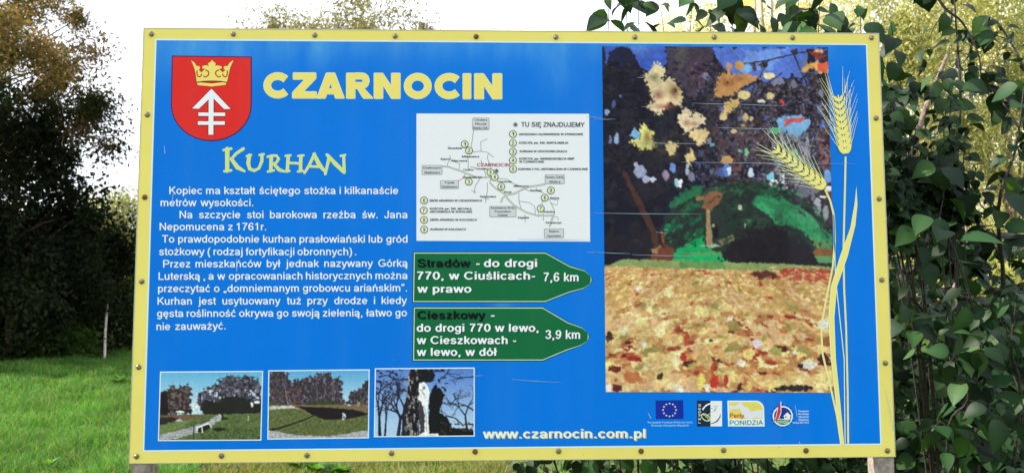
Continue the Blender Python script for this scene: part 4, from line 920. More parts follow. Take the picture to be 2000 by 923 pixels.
k = [(734.5, 720.5), (925, 719), (925, 849), (732.5, 850.5)]
a = Paint(k, 240, 162); X, Y = a.PX, a.PY
g = np.clip((Y - 720) / 110, 0, 1)[..., None]; a.C = np.array((82, 122, 200)) * (1 - g) + np.array((170, 200, 228)) * g
rr = random.Random(3)
for x, y, an, ln, w in ((742,850,1.6,36,6),(752,850,1.5,30,4),(778,850,1.45,34,7),(790,850,1.62,32,8),(884,840,2.0,24,3),(912,836,1.7,26,4),(925,800,2.6,18,3),(734,770,.7,18,3),(905,830,2.4,22,2.6),(860,740,.7,16,2),(925,735,3.2,16,2),(740,735,.2,16,2.4),(762,800,.8,18,2.4),(880,790,.9,14,2)):
    twig_net(a, x, y, an, ln, w, (24, 22, 38), 6, rr)
a.put((Y < 765) & (X < 880) & (fbm(X/6, Y/4, 71) > .6), (30, 30, 52))
a.poly([(784,850),(790,800),(797,750),(802,720),(820,720),(818,850)], (26, 22, 28), 3, 6); a.put((X > 790) & (X < 817) & (fbm(X/2.4, Y/9, 73) > .6), (150, 146, 142)); a.poly([(818,720),(850,720),(846,742),(822,748)], (22, 22, 30), 7)
a.poly([(838,780),(842,760),(850,752),(862,758),(868,770),(862,790),(856,802),(876,815),(880,835),(926,838),(926,852),(836,852)], (20, 20, 24), 4, 5); a.put((Y > 822) & (X > 860) & (fbm(X/5, Y/4, 75) > .6), (58, 48, 44))
a.poly([(818,782),(826,784),(832,800),(830,846),(820,846)], (60, 54, 62), 3, 4); a.poly([(819,748),(828,745),(835,752),(839,765),(838,782),(835,800),(839,846),(856,845),(857,850),(816,850),(829,842),(830,812),(824,786),(815,777),(819,768),(817,758)], (240, 240, 244), 1.2, 4); a.line([(828,790),(833,815),(833,842)], 1.4, (150,146,156), 1); a.line([(822,760),(829,770)], 1.4, (120,112,124), 1)
a.blob(828, 757, 3, 3, (140, 132, 140), 1.5)
photo_frame(k).build('photo_border')
a.C = np.clip(a.C * (1 + (.5 * (fbm(X / 2.6, Y / 2.6, 901, 3) - .5)) * np.where(a.C[..., 2] > 1.25 * a.C[..., 0], .25, 1))[..., None] + 8, 0, 255); a.soften(2)
a.build('small_photograph', 'right small photograph, white statue among bare trees')

# wheat ears
wt = Print(); WY = (240, 226, 124); WE = (236, 238, 190)
def bez(p0, p1, p2, n=14): return [((1-t)**2*p0[0]+2*t*(1-t)*p1[0]+t*t*p2[0], (1-t)**2*p0[1]+2*t*(1-t)*p1[1]+t*t*p2[1]) for t in [i/(n-1) for i in range(n)]]
def wheat_stem(pts, w, l):
    wt.stroke(pts, [x + 1.4 for x in w], WE, l); wt.stroke(pts, w, WY, l + .3)
wheat_stem([(1651,306),(1650,360),(1647,480),(1648,560),(1652,640),(1655,760),(1656,865)], [2.2]*7, 5)
wheat_stem([(1611,370),(1621,392),(1628,420),(1630,470),(1626,520),(1612,590),(1603,640),(1606,690),(1618,740),(1634,810),(1642,865)], [2.4]*11, 5.6)
wt.poly([(1640,866),(1648,866),(1640,780),(1632,700),(1629,620),(1634,560),(1655,500),(1670,440),(1674,400),(1672,364),(1668,400),(1660,445),(1640,500),(1622,560),(1617,620),(1622,700),(1632,790)], WE, 6.2)
wt.poly([(1642,866),(1646.5,866),(1638.5,780),(1630.5,700),(1627.5,620),(1632.5,560),(1653,500),(1668,442),(1672.6,400),(1671.6,375),(1669,402),(1661.5,446),(1642,501),(1624,561),(1619,620),(1624,700),(1634,790)], WY, 6.5)
wt.stroke([(1628,420),(1631,540),(1648,700),(1650,865)], 1.8, WE, 5.9)
def ear(base, tip, n, kw, kl, aw):
    bx, by = base; tx, ty = tip; L0 = math.hypot(tx - bx, ty - by); ux, uy = (tx - bx) / L0, (ty - by) / L0; nx, ny = -uy, ux
    rr = random.Random(9)
    for i in range(n):
        t = i / n; k = 1 - .35 * t
        for s_ in (-1, 1):
            cx, cy = bx + ux * L0 * t, by + uy * L0 * t
            dx, dy = ux * .84 + nx * s_ * .54, uy * .84 + ny * s_ * .54; q = math.hypot(dx, dy); dx /= q; dy /= q
            ax, ay = cx + nx * s_ * kw * .10, cy + ny * s_ * kw * .10
            # awn
            L1 = aw * rr.uniform(.75, 1.1); ex, ey = ux * .94 + nx * s_ * rr.uniform(.12, .42), uy * .94 + ny * s_ * rr.uniform(.12, .42)
            wt.stroke([(ax + dx * kl * k, ay + dy * kl * k), (ax + dx * kl * k + ex * L1, ay + dy * kl * k + ey * L1)], [1.3, .5], WE, 6.8)
            wt.stroke([(ax + dx * kl * k * .5 + nx * s_ * 3, ay + dy * kl * k * .5 + ny * s_ * 3), (ax + dx * kl * k + ex * L1 * .8 + nx * s_ * 14, ay + dy * kl * k + ey * L1 * .8 + ny * s_ * 14)], [1.1, .4], WE, 6.9)
            pts = []
            for m_ in range(12):
                th = 2 * math.pi * m_ / 12; along = (1 - math.cos(th)) / 2; wdt = math.sin(th) * kw * .40 * (1.15 - .5 * along)
                pts.append((ax + dx * kl * k * along - dy * wdt * k, ay + dy * kl * k * along + dx * wdt * k))
            cx_, cy_ = ax + dx * kl * k * .5, ay + dy * kl * k * .5
            wt.poly([(cx_ + (p_[0] - cx_) * 1.10, cy_ + (p_[1] - cy_) * 1.10) for p_ in pts], (150, 148, 84), 7.0 + .03 * (n - i)); wt.poly(pts, WY, 7.5 + .03 * (n - i))
        wt.stroke([(bx + ux * L0 * t, by + uy * L0 * t), (bx + ux * L0 * (t + 1 / n), by + uy * L0 * (t + 1 / n))], 2, WE, 8.1)
ear((1651, 300), (1636, 186), 9, 13, 21, 62)
ear((1610, 366), (1510, 288), 9, 12, 20, 46)
wt.build('wheat_ears', 'two yellow ears of wheat with long stalks')

# scratches in the foil
sc_ = Print()
for x0, y0, x1, y1 in ((1244,152,1262,151),(1352,202,1440,204),(1440,204,1530,207),(1252,209,1295,209),(1160,233,1201,233),(1402,250,1548,252),(1228,279,1390,281),(1330,317,1670,320),(1160,416,1368,418),(1280,453,1306,455),(1160,492,1232,495),(1234,497,1360,500),
    (1145,228,1176,230),(1010,467,1150,468),(920,733,945,732),(1145,492,1168,492),(1000,740,1095,746)):
    sc_.stroke([(x0, y0), ((x0 + x1) / 2, (y0 + y1) / 2 + .6), (x1, y1)], [.4, 1.0, .3], (150, 172, 200), 9)
for x0, y0, x1, y1 in ((340,372,337,397),(463,505,463,530),(1552,790,1556,812),(1730,760,1745,840),(1265,805,1271,816),(1262,345,1266,352),(322,285,323,300),(1560,860,1562,866)):
    sc_.stroke([(x0, y0), (x1, y1)], [.6, 1.2], (170, 200, 225), 9)
sc_.build('scratches', 'fine pale scratches in the printed sheet')['kind'] = 'stuff'

# logos
lg = Print()
lg.poly([(1280,781),(1334,780.5),(1335,817),(1281,817.5)], (22, 45, 160), 3)
for k_ in range(12):
    a_ = 2 * math.pi * k_ / 12; cx, cy = 1307.5 + 12.6 * math.cos(a_), 799.5 + 12.6 * math.sin(a_)
    st = []
    for m_ in range(10):
        r_ = 2.5 if m_ % 2 == 0 else 1.1; b_ = -math.pi / 2 + math.pi * m_ / 5; st.append((cx + r_ * math.cos(b_), cy + r_ * math.sin(b_)))
    lg.poly(st, (205, 214, 190), 4)
lg.text('Europejski Fundusz Rolny na rzecz', 1265, 825.5, 1352, 825.2, 3.6, (170, 215, 240), 4, bold=.02, res=1)
lg.text('Rozwoju Obszarów Wiejskich', 1272, 831.5, 1345, 831.3, 3.6, (170, 215, 240), 4, bold=.02, res=1)
lg.build('flag_emblem', 'small blue flag with a ring of yellow stars')
lg = Print()
lg.rect(1361, 781, 1387.5, 832, (32, 44, 72), 3); lg.rect(1387.5, 782, 1410, 831.5, (236, 236, 240), 3)
lg.stroke([(1391 + 20*math.cos(a_), 806 + 19*math.sin(a_)) for a_ in [math.radians(d) for d in range(200, 285, 9)]], 3, (225, 235, 235), 4)
lg.stroke([(1387 + 20*math.cos(a_), 806 + 20*math.sin(a_)) for a_ in [math.radians(d) for d in range(5, 100, 9)]], [1,1.6,2,2.4,2.6,2.6,2.4,2,1.6,1.2,1][:11], (90, 96, 100), 4)
lg.stroke([(1378 + 9.5*math.cos(a_)*.82 - 5.5*math.sin(a_)*.57, 814 + 9.5*math.cos(a_)*.57 + 5.5*math.sin(a_)*.82) for a_ in [2*math.pi*i/20 for i in range(21)]], 1.8, (222, 228, 160), 4.3)
lg.stroke([(1378, 814), (1397, 797)], 1.3, (214, 220, 180), 4.6); lg.stroke([(1371,808),(1380,812),(1384,820)], 1.2, (222, 228, 160), 4.6)
for x, y in ((1390,796),(1395,793),(1397,799),(1400,792),(1395,801),(1398,796)): lg.circle((x, y), 1, (30, 34, 40), 4.8, 6)
for i, ch in enumerate('LEADER'):
    V, F_, wd = glyphs(ch, .02, 2); cy = 825.5 - i * 6.6
    lg._push([(1368.5 - (1 - vy) * 5, cy - vx * 5.4) for vx, vy in V[:, :2]], F_, (225, 230, 235), 5, V[:, 2])
lg.build('programme_emblem', 'small navy and white emblem reading LEADER')
lg = Print()
def perly(g): return [(1421 - g, 782 - g), (1476, 782 - g)] + [(1476 + (15.5 + g) * math.sin(math.radians(d)), 797.5 - (15.5 + g) * math.cos(math.radians(d))) for d in range(10, 91, 16)] + [(1492.5 + g, 831 + g), (1422.5 - g, 831 + g)]
lg.poly(perly(.6), (236, 242, 236), 3); lg.poly([(x + (1457 - x) * .05, y + (806 - y) * .07) for x, y in perly(-.4)], (228, 212, 104), 3.6)
lg.poly([(1424,790),(1436,792),(1446,784),(1452,792),(1460,795),(1466,803),(1478,800),(1489,799),(1489,816),(1476,814),(1462,818),(1452,812),(1444,797),(1432,798),(1424,800)], (226, 224, 232), 4.2)
lg.rect(1424, 817, 1490, 829.5, (232, 240, 238), 4.6)
lg.text('Perły', 1425, 814.5, 1453, 815, 8.6, (200, 80, 46), 5.2, bold=.035, res=2); lg.text('PONIDZIA', 1425, 828.6, 1490, 828.2, 8.8, (40, 130, 150), 5.6, bold=.02, res=2)
lg.build('region_emblem', 'white framed emblem reading Perły Ponidzia')
lg = Print()
for k_ in range(16):
    a_ = 2 * math.pi * k_ / 16; lg.circle((1528 + 22 * math.cos(a_), 811 + 21.5 * math.sin(a_)), 1.7, (24, 60, 150), 3, 6)
lg.circle((1528.5, 811.5), 19.8, (232, 238, 240), 3.6, 28); lg.circle((1528.5, 811.5), 17, (38, 52, 150), 4.2, 28)
lg.poly([(1513,815),(1544,817),(1543,822),(1536,827.5),(1522,827.8),(1515,822)], (22, 125, 80), 4.8)
for y in (818.5, 822, 825.2): lg.stroke([(1517,y),(1528,y - 1.2),(1541,y + 2)], 1.1, (232, 240, 238), 5.4)
lg.poly([(1529,812),(1537,804),(1545,811),(1543,812),(1543,818),(1531,818),(1531,812)], (232, 236, 240), 5.6); lg.rect(1533, 812, 1535.4, 814.5, (38, 52, 150), 6.2)
lg.poly([(1511,820),(1517,800),(1522,788),(1525,784),(1524,800),(1521,812),(1516,821)], (214, 50, 60), 5.6); lg.stroke([(1524.5,783),(1525,804),(1520,818)], 1.5, (235, 235, 235), 6.0); lg.stroke([(1519,795),(1514,818)], 1, (235, 235, 235), 6.2)
for i, s_ in enumerate(('Program', 'Rozwoju', 'Obszarów', 'Wiejskich', 'na lata 2007-2013')):
    lg.text(s_, 1559 - (11 if i == 4 else 0), 803.5 + i * 5.6, 1579, 803.5 + i * 5.6, 3.6, (205, 228, 245), 4, bold=.04, res=1)
lg.build('round_emblem', 'small round emblem with a house and a red tower')

# ------------------------------------------------------------------ ground
gx = np.concatenate([np.linspace(-400, -30, 12), np.linspace(-28, 40, 90), np.linspace(44, 400, 12)])
gy_ = np.concatenate([np.linspace(-60, -6, 6), np.linspace(-5, 45, 80), np.linspace(50, 600, 14)])
GX, GY = np.meshgrid(gx, gy_)
def ground_z(x, y):
    x = np.asarray(x, float); y = np.asarray(y, float)
    near = np.clip((y - 1.5) / 6, 0, 1)
    return (fbm(x * .35 + 40, y * .35 + 40, 801, 3) - .5) * .22 * near
me = np_mesh('meadow', np.stack([GX.ravel(), GY.ravel(), ground_z(GX, GY).ravel()], 1),
             np.stack([(i := np.arange(GX.size).reshape(GX.shape))[:-1, :-1], i[:-1, 1:], i[1:, 1:], i[1:, :-1]], -1).reshape(-1, 4), smooth=True)
m, N, L = new_mat('meadow_soil')
v = obj_vec(N, L)
c = mix_rgb(N, L, noise(N, L, 1.3, 6, v), (0.045, 0.085, 0.018), (0.09, 0.15, 0.03))
c = mix_rgb(N, L, noise(N, L, 14, 5, v, .5, .66), c, (0.16, 0.12, 0.07))
pb = N.new('ShaderNodeBsdfPrincipled'); L.new(c, pb.inputs['Base Color']); pb.inputs['Roughness'].default_value = 0.95
pb.inputs['Specular IOR Level'].default_value = 0.1
finish(N, L, pb.outputs[0])
tag(link_mesh('meadow', me, m), kind='structure')

# ------------------------------------------------------------------ grass
def grass(name, label, xs, ys, hgt, wid, cols, dry=0.06, bend=0.5, seed=1, parent=None):
    g = np.random.default_rng(seed); n = len(xs)
    th = g.uniform(0, 2 * np.pi, n); h = hgt * g.uniform(.45, 1.25, n); w = wid * g.uniform(.7, 1.4, n); b = bend * g.uniform(.2, 1.3, n)
    clump = fbm(xs * 1.7, ys * 1.7, seed + 60, 3); h = h * np.clip(.4 + 1.5 * (clump - .22), .35, 1.3)
    la = g.uniform(0, 2 * np.pi, n); lx, ly = np.cos(la), np.sin(la); sx, sy = np.cos(th), np.sin(th)
    z0 = ground_z(xs, ys) - .01
    lv = []
    for t, ww in ((0, 1), (.4, .85), (.75, .55)):
        cx = xs + lx * b * h * t * t; cy = ys + ly * b * h * t * t; cz = z0 + h * (t - .25 * b * t * t)
        lv.append(np.stack([cx - sx * w * ww / 2, cy - sy * w * ww / 2, cz], 1)); lv.append(np.stack([cx + sx * w * ww / 2, cy + sy * w * ww / 2, cz], 1))
    lv.append(np.stack([xs + lx * b * h, ys + ly * b * h, z0 + h * (1 - .3 * b)], 1))
    V = np.stack(lv, 1).reshape(-1, 3); base = np.arange(n)[:, None] * 7
    T = np.array([[0, 1, 3], [0, 3, 2], [2, 3, 5], [2, 5, 4], [4, 5, 6]])
    F = (base[:, :, None] + T[None]).reshape(-1, 3)
    cols = np.array(cols); k = g.integers(0, len(cols), n); C0 = cols[k] * g.uniform(.7, 1.3, (n, 1))
    pt = fbm(xs * 2.1 + 3, ys * 1.6, seed + 90, 4)[:, None]; C0 = C0 * np.clip(.72 + .95 * (pt - .18), .6, 1.5)
    d = g.random(n) < dry; C0[d] = np.array((.30, .24, .11)) * g.uniform(.6, 1.3, (d.sum(), 1))
    me = np_mesh(name, V, F, np.repeat(C0, 7, 0))
    return tag(link_mesh(name, me, M_grass), label, kind='stuff') if label else link_mesh(name, me, M_grass)

GC = [(.07, .19, .034), (.09, .225, .042), (.055, .15, .03), (.11, .245, .055), (.045, .12, .022)]
g = np.random.default_rng(5)
def scatter(n, y0, y1, pw=1.0, l=-.80, r=.15):
    y = y0 + (y1 - y0) * g.random(n) ** pw; d = y + 2.53
    return d * g.uniform(l, r, n) - .09, y
x, y = scatter(70000, 3.6, 9.5, 1.1, -.76, -.36); grass('grass', 'long bright green grass left of the board', x, y, .22, .0065, GC, .06, .8, 1)
x, y = scatter(90000, 9, 22, 1.0, -.76, -.40); grass('grass', 'far bright green grass before the dark trees', x, y, .20, .013, GC, .05, .7, 2)
x, y = scatter(60000, 3.4, 7.5, 1.0, -.44, .02); grass('grass', 'grass seen under the lower edge of the board', x, y, .13, .007, [(.07,.16,.025),(.10,.2,.04),(.16,.17,.06),(.22,.19,.09)], .28, .8, 3)
x = g.uniform(-8, 14, 70000); y = g.uniform(.8, 24, 70000); k = (x > -.44 * (y + 2.5)); grass('grass', 'thin grass behind the board', x[k], y[k], .16, .012, GC + [(.18,.2,.06)], .2, .7, 4)
x = g.uniform(4, 26, 70000); y = g.uniform(7, 34, 70000); grass('grass', 'sunlit pale grass beyond the shrubs', x, y, .26, .022, [(.30,.32,.10),(.36,.36,.14),(.22,.28,.08)], .2, .6, 6)

# ------------------------------------------------------------------ leaves as many small faces
def leaf_cloud(name, parent, mat, P, size, aspect, C, seed=0, droop=0.0, kind=None, fold=.18):
    """P (n,3) positions; each leaf a folded rhomb of two triangles pairs"""
    g = np.random.default_rng(seed); n = len(P)
    d = g.normal(size=(n, 3)); d[:, 2] -= droop; d /= np.linalg.norm(d, axis=1, keepdims=True)
    e = g.normal(size=(n, 3)); s = np.cross(d, e); s /= np.linalg.norm(s, axis=1, keepdims=True) + 1e-9
    u = np.cross(s, d); L0 = size * g.uniform(.6, 1.35, (n, 1)); w = L0 * aspect * .5
    a = P; b = P + d * L0; m1 = P + d * L0 * .42 + s * w + u * w * fold; m2 = P + d * L0 * .42 - s * w + u * w * fold
    V = np.stack([a, m1, b, m2], 1).reshape(-1, 3); k = np.arange(n)[:, None] * 4
    F = np.concatenate([k + np.array([0, 1, 2]), k + np.array([0, 2, 3])], 0)
    me = np_mesh(name, V, F, np.repeat(C, 4, 0))
    o = link_mesh(name, me, mat, parent)
    if kind: o['kind'] = kind
    return o

def blend(cols, t):
    cols = np.array(cols, float); t = np.clip(t, 0, .9999) * (len(cols) - 1); i = t.astype(int); f = (t - i)[:, None]
    return cols[i] * (1 - f) + cols[i + 1] * f

def tree(label, base, height, rad, crown_lo, n_cl, n_lf, size, aspect, colf, mat_bark, trunk_r=.2, seed=0, group=None, name='tree', clump=.5, vert=1.0, droop=.3, lean=(0, 0), flat=1.0, cat='tree', twigs=True, trunks=1):
    g = np.random.default_rng(seed); rr = random.Random(seed)
    bx, by = base; bz = float(ground_z(np.array([bx]), np.array([by]))[0]) - .05
    root = empty(name, (bx, by, bz)); tag(root, label, cat, group)
    # clump centres in an uneven ellipsoid, denser towards its surface
    c = g.normal(size=(n_cl, 3)); c /= np.linalg.norm(c, axis=1, keepdims=True)
    r = g.uniform(.25, 1, (n_cl, 1)) ** .45
    lob = 1 + .28 * np.sin(c[:, :1] * 5 + seed) * np.cos(c[:, 2:] * 4 + seed * 2) + .18 * g.normal(size=(n_cl, 1)) * .5
    c = c * r * lob
    hz = (height - crown_lo) / 2; zc = bz + crown_lo + hz
    C = np.stack([bx + lean[0] + c[:, 0] * rad, by + lean[1] + c[:, 1] * rad * flat, zc + c[:, 2] * hz], 1)
    C[:, 2] = np.maximum(C[:, 2], bz + crown_lo * .6 + .3)
    for tr in range(trunks):
        tb = MB(); off = (rr.uniform(-1, 1) * rad * .35, rr.uniform(-1, 1) * .6) if trunks > 1 else (0, 0)
        pts, rads = [], []
        for i in range(9):
            t = i / 8
            pts.append((bx + off[0] + lean[0] * t * t + math.sin(t * 5 + seed + tr) * .16 * rad * .3, by + off[1] + lean[1] * t + math.cos(t * 4 + seed) * .05 * rad, bz + (height * .86) * t))
            rads.append(trunk_r * (1.35 if i == 0 else 1) * (1 - .88 * t) + .01)
        tb.tube(pts, rads, 8); tb.build('trunk', mat_bark, root, True)
        if tr == 0: tp, trd = pts, rads
    br = MB(); tw = MB(); tips = []
    order = list(range(n_cl)); rr.shuffle(order)
    for q, i in enumerate(order):
        e = Vector(C[i])
        t = min(.95, max(.12, ((e.z - bz) / (height * .86)) * rr.uniform(.45, .8))); k = t * 8; k0 = int(k); f = k - k0
        s0 = Vector(tp[k0]).lerp(Vector(tp[min(k0 + 1, 8)]), f); rd = trd[k0] * .45
        midp = s0.lerp(e, .5) + Vector((rr.uniform(-.1, .1) * rad, rr.uniform(-.1, .1) * rad, rr.uniform(.02, .14) * rad))
        pl = [s0.lerp(midp, a).lerp(midp.lerp(e, a), a) for a in (0, .25, .5, .75, 1)]
        if q < n_cl * .16: br.tube(pl, [rd, rd * .75, rd * .55, rd * .35, rd * .15], 5, False)
        elif twigs and q < n_cl * .7: tw.tube(pl[1:], [rd * .25, rd * .2, rd * .14, .006], 3, False)
    if br.v: br.build('limbs', mat_bark, root, True)
    if tw.v: tw.build('twigs', mat_bark, root, True)['kind'] = 'stuff'
    ci = g.integers(0, n_cl, n_lf); sc = clump * g.uniform(.5, 1.3, n_cl)
    d = g.normal(size=(n_lf, 3)); P = C[ci] + d * sc[ci][:, None] * np.array([1, flat ** .5, vert]) * .55
    P[:, 2] = np.maximum(P[:, 2], bz + .15)
    tone = g.random(n_cl)[ci] * .6 + g.random(n_lf) * .4
    hrel = (P[:, 2] - bz) / height; side = (P[:, 0] - bx) / rad
    leaf_cloud('crown', root, M_leaf_far, P, size, aspect, colf(hrel, side, tone, g, P), seed + 5, droop)['kind'] = 'stuff'
    return root

# big tree at left: dark green below, autumn gold and brown above
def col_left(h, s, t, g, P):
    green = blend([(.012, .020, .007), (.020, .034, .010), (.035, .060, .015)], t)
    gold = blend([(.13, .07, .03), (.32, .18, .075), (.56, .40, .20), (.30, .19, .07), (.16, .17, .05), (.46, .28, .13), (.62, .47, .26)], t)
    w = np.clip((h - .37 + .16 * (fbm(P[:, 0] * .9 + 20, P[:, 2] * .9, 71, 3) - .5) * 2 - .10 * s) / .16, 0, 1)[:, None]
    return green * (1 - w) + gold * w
p0 = at(12, 704, 17.6)
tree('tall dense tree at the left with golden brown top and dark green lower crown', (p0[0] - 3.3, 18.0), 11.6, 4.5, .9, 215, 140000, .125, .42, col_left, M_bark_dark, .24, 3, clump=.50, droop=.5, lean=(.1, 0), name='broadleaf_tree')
# trunk of the smaller tree seen low at the left edge, and dark undergrowth
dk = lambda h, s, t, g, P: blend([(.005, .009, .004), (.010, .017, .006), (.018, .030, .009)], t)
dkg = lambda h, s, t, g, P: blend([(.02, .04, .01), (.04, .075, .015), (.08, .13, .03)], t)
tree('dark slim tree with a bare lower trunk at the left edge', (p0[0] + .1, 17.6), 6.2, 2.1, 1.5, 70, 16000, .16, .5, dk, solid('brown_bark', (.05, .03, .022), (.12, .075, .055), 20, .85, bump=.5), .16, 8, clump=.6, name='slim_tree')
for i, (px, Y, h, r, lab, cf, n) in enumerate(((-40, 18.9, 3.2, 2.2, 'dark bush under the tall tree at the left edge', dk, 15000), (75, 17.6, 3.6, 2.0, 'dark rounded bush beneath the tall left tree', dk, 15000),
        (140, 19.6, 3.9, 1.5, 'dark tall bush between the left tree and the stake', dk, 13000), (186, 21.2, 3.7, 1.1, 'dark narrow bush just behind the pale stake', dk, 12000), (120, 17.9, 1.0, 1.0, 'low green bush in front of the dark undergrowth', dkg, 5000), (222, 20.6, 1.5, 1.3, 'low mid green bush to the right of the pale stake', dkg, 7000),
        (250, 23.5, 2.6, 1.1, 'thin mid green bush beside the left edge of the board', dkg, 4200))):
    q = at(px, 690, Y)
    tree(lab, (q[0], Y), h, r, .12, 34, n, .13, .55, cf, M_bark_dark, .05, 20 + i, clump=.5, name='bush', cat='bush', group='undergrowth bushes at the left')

# pale willows
def pale(a, b, c_):
    return lambda h, s, t, g, P: blend([a, b, c_], t) * (.8 + .4 * fbm(P[:, 0] * .5 + 60, P[:, 2] * .5 + 60, 88, 3))[:, None]
WC = pale((.16, .15, .08), (.48, .46, .27), (.66, .63, .42)); WG = pale((.12, .15, .06), (.42, .43, .20), (.62, .61, .33))
q = at(690, 300, 44)
tree('pale olive willow showing above the top edge of the board', (q[0], 44), 20.6, 6.6, 4, 210, 62000, .26, .3, pale((.17, .17, .07), (.30, .29, .13), (.42, .40, .20)), M_bark_pale, .4, 41, clump=.95, name='willow_tree', droop=.8, vert=1.3)
q = at(850, 300, 46)
tree('thin pale willow right of the one above the board', (q[0], 47), 18.3, 3.6, 4, 90, 6500, .22, .3, pale((.24, .22, .12), (.38, .36, .2), (.45, .43, .25)), M_bark_pale, .25, 42, clump=.9, name='willow_tree', droop=.8)
q = at(232, 600, 42)
tree('pale far willow seen between the left tree and the board', (q[0], 42), 7.4, 3.0, .5, 80, 15000, .24, .35, pale((.07, .09, .04), (.17, .18, .08), (.30, .28, .14)), M_bark_pale, .25, 43, clump=.9, name='willow_tree', droop=.6)
for i, (px, Y, h, r, lo, n, lab, cf) in enumerate((
        (1500, 20, 12.5, 3.1, 2.0, 52000, 'yellow green willow behind the top right corner of the board', WC),
        (1760, 17, 10.5, 2.7, .4, 60000, 'sunlit yellow green willow with a pale trunk right of the board', WG),
        (1900, 22, 13.5, 3.6, .3, 60000, 'large pale willow behind the upper right shrub shoots', WC),
        (2060, 16, 10.0, 3.0, .2, 50000, 'bright willow at the right edge of the picture', WG),
        (1660, 27, 15.0, 3.4, 2.0, 30000, 'tall far willow behind the right part of the board', WC),
        (2250, 24, 13.0, 4.0, .3, 20000, 'far willow beyond the right edge', WG))):
    q = at(px, 500, Y)
    tree(lab, (q[0], Y), h, r * .92, lo, 60, int(n * 1.0), .115, .36, cf, M_bark_pale, .15, 50 + i * 3, clump=.58, name='willow_tree', droop=.8, vert=1.6, group='willows behind the shrubs', trunks=3 if i in (1, 0) else 2)
for i, (px, Y, lab) in enumerate(((1790, 11, 'low sunlit yellow bush behind the lower shrub leaves'), (1930, 10, 'low sunlit yellow bush near the lower right corner'), (2040, 12.5, 'low pale bush at the right edge'), (1850, 14, 'pale bush in front of the willow trunks'))):
    q = at(px, 700, Y)
    tree(lab, (q[0], Y), 1.9 if i < 3 else 3.0, 1.3, .1, 40, 12000, .11, .5, pale((.30, .32, .09), (.44, .44, .14), (.55, .52, .2)), M_bark_pale, .03, 80 + i, clump=.5, name='bush', cat='bush', group='sunlit bushes on the right')
# distant wood closing the horizon
g = np.random.default_rng(77)
n = 60000; ang = g.uniform(-1.0, 1.0, n); rad_ = g.uniform(70, 95, n); hh = (5 + 5 * fbm(ang * 9 + 20, ang * 0 + 3, 91, 3)) * g.random(n) ** .8
P3 = np.stack([np.sin(ang) * rad_, np.cos(ang) * rad_, hh], 1)
o = leaf_cloud('distant_wood', None, M_leaf_far, P3, 1.3, .7, blend([(.05, .08, .03), (.11, .14, .05), (.2, .2, .08)], g.random(n)), 78); tag(o, 'hazy green wood along the horizon', kind='stuff')

# ------------------------------------------------------------------ the pale stake in the grass
q = at(205, 686, 17.6); zt = at(204, 593, 17.6)[2]
st = empty('marker_stake', (q[0], 17.6, 0)); tag(st, 'thin white stake with a rusty red tip standing at the far edge of the grass', 'stake')
b = MB(); b.tube([(q[0], 17.6, -.1), (q[0] - .01, 17.6, zt * .5), (q[0] + .015, 17.6, zt - .07)], [.031, .030, .028], 8); b.build('shaft', solid('weathered_white_paint', (.60, .50, .45), (.78, .70, .66), 12, .6), st)
b = MB(); b.tube([(q[0] + .015, 17.6, zt - .07), (q[0] + .018, 17.6, zt)], [.032, .030], 8); b.build('tip', solid('red_brown_paint', (.22, .06, .04), (.35, .12, .08), 15, .6), st)

# ------------------------------------------------------------------ near shrubs with single leaves
def leaf_shape(k):
    """ovate pointed leaf, 1 long, folded along its midrib and curved"""
    rr = random.Random(k); wd = rr.uniform(.31, .44); curl = rr.uniform(.08, .55); fold = rr.uniform(.05, .45); tw_ = rr.uniform(-.12, .12)
    prof = [(0, .0), (.10, .55), (.28, .95), (.46, 1.0), (.64, .80), (.80, .46), (.91, .17), (1.0, 0)]
    V, F = [], []
    for t, w in prof:
        z = -curl * t * t; V.append((tw_ * t * t, t, z)); V.append((tw_ * t * t - wd * w, t - .03 * w, z + fold * w * wd)); V.append((tw_ * t * t + wd * w, t - .03 * w, z + fold * w * wd))
    for i in range(len(prof) - 1):
        a = i * 3; b = a + 3
        F += [(a, a + 1, b + 1, b), (a, b, b + 2, a + 2)]
    return np.array(V), F
SH = [leaf_shape(k) for k in range(7)]
LC = [(.013, .038, .013), (.010, .028, .010), (.018, .050, .016), (.008, .022, .009), (.026, .066, .018), (.07, .14, .03), (.016, .034, .018)]
LM = []
for k, (V, F) in enumerate(SH):
    for ci, c0 in enumerate(LC):
        if ci >= 5 and k > 1: continue
        me = bpy.data.meshes.new('leaf'); me.from_pydata([tuple(p) for p in V], [], F); me.polygons.foreach_set('use_smooth', [True] * len(F))
        a = me.color_attributes.new('Col', 'FLOAT_COLOR', 'POINT')
        cc = np.ones((len(V), 4), np.float32); cc[:, :3] = c0; cc[0::3, :3] *= 1.35
        a.data.foreach_set('color', cc.ravel()); me.materials.append(M_leaf_near); LM.append((ci, me))

def frame(d, up):
    d = d.normalized(); x = d.cross(up)
    if x.length < 1e-4: x = d.orthogonal()
    x.normalize(); z = x.cross(d)
    return x, d, z

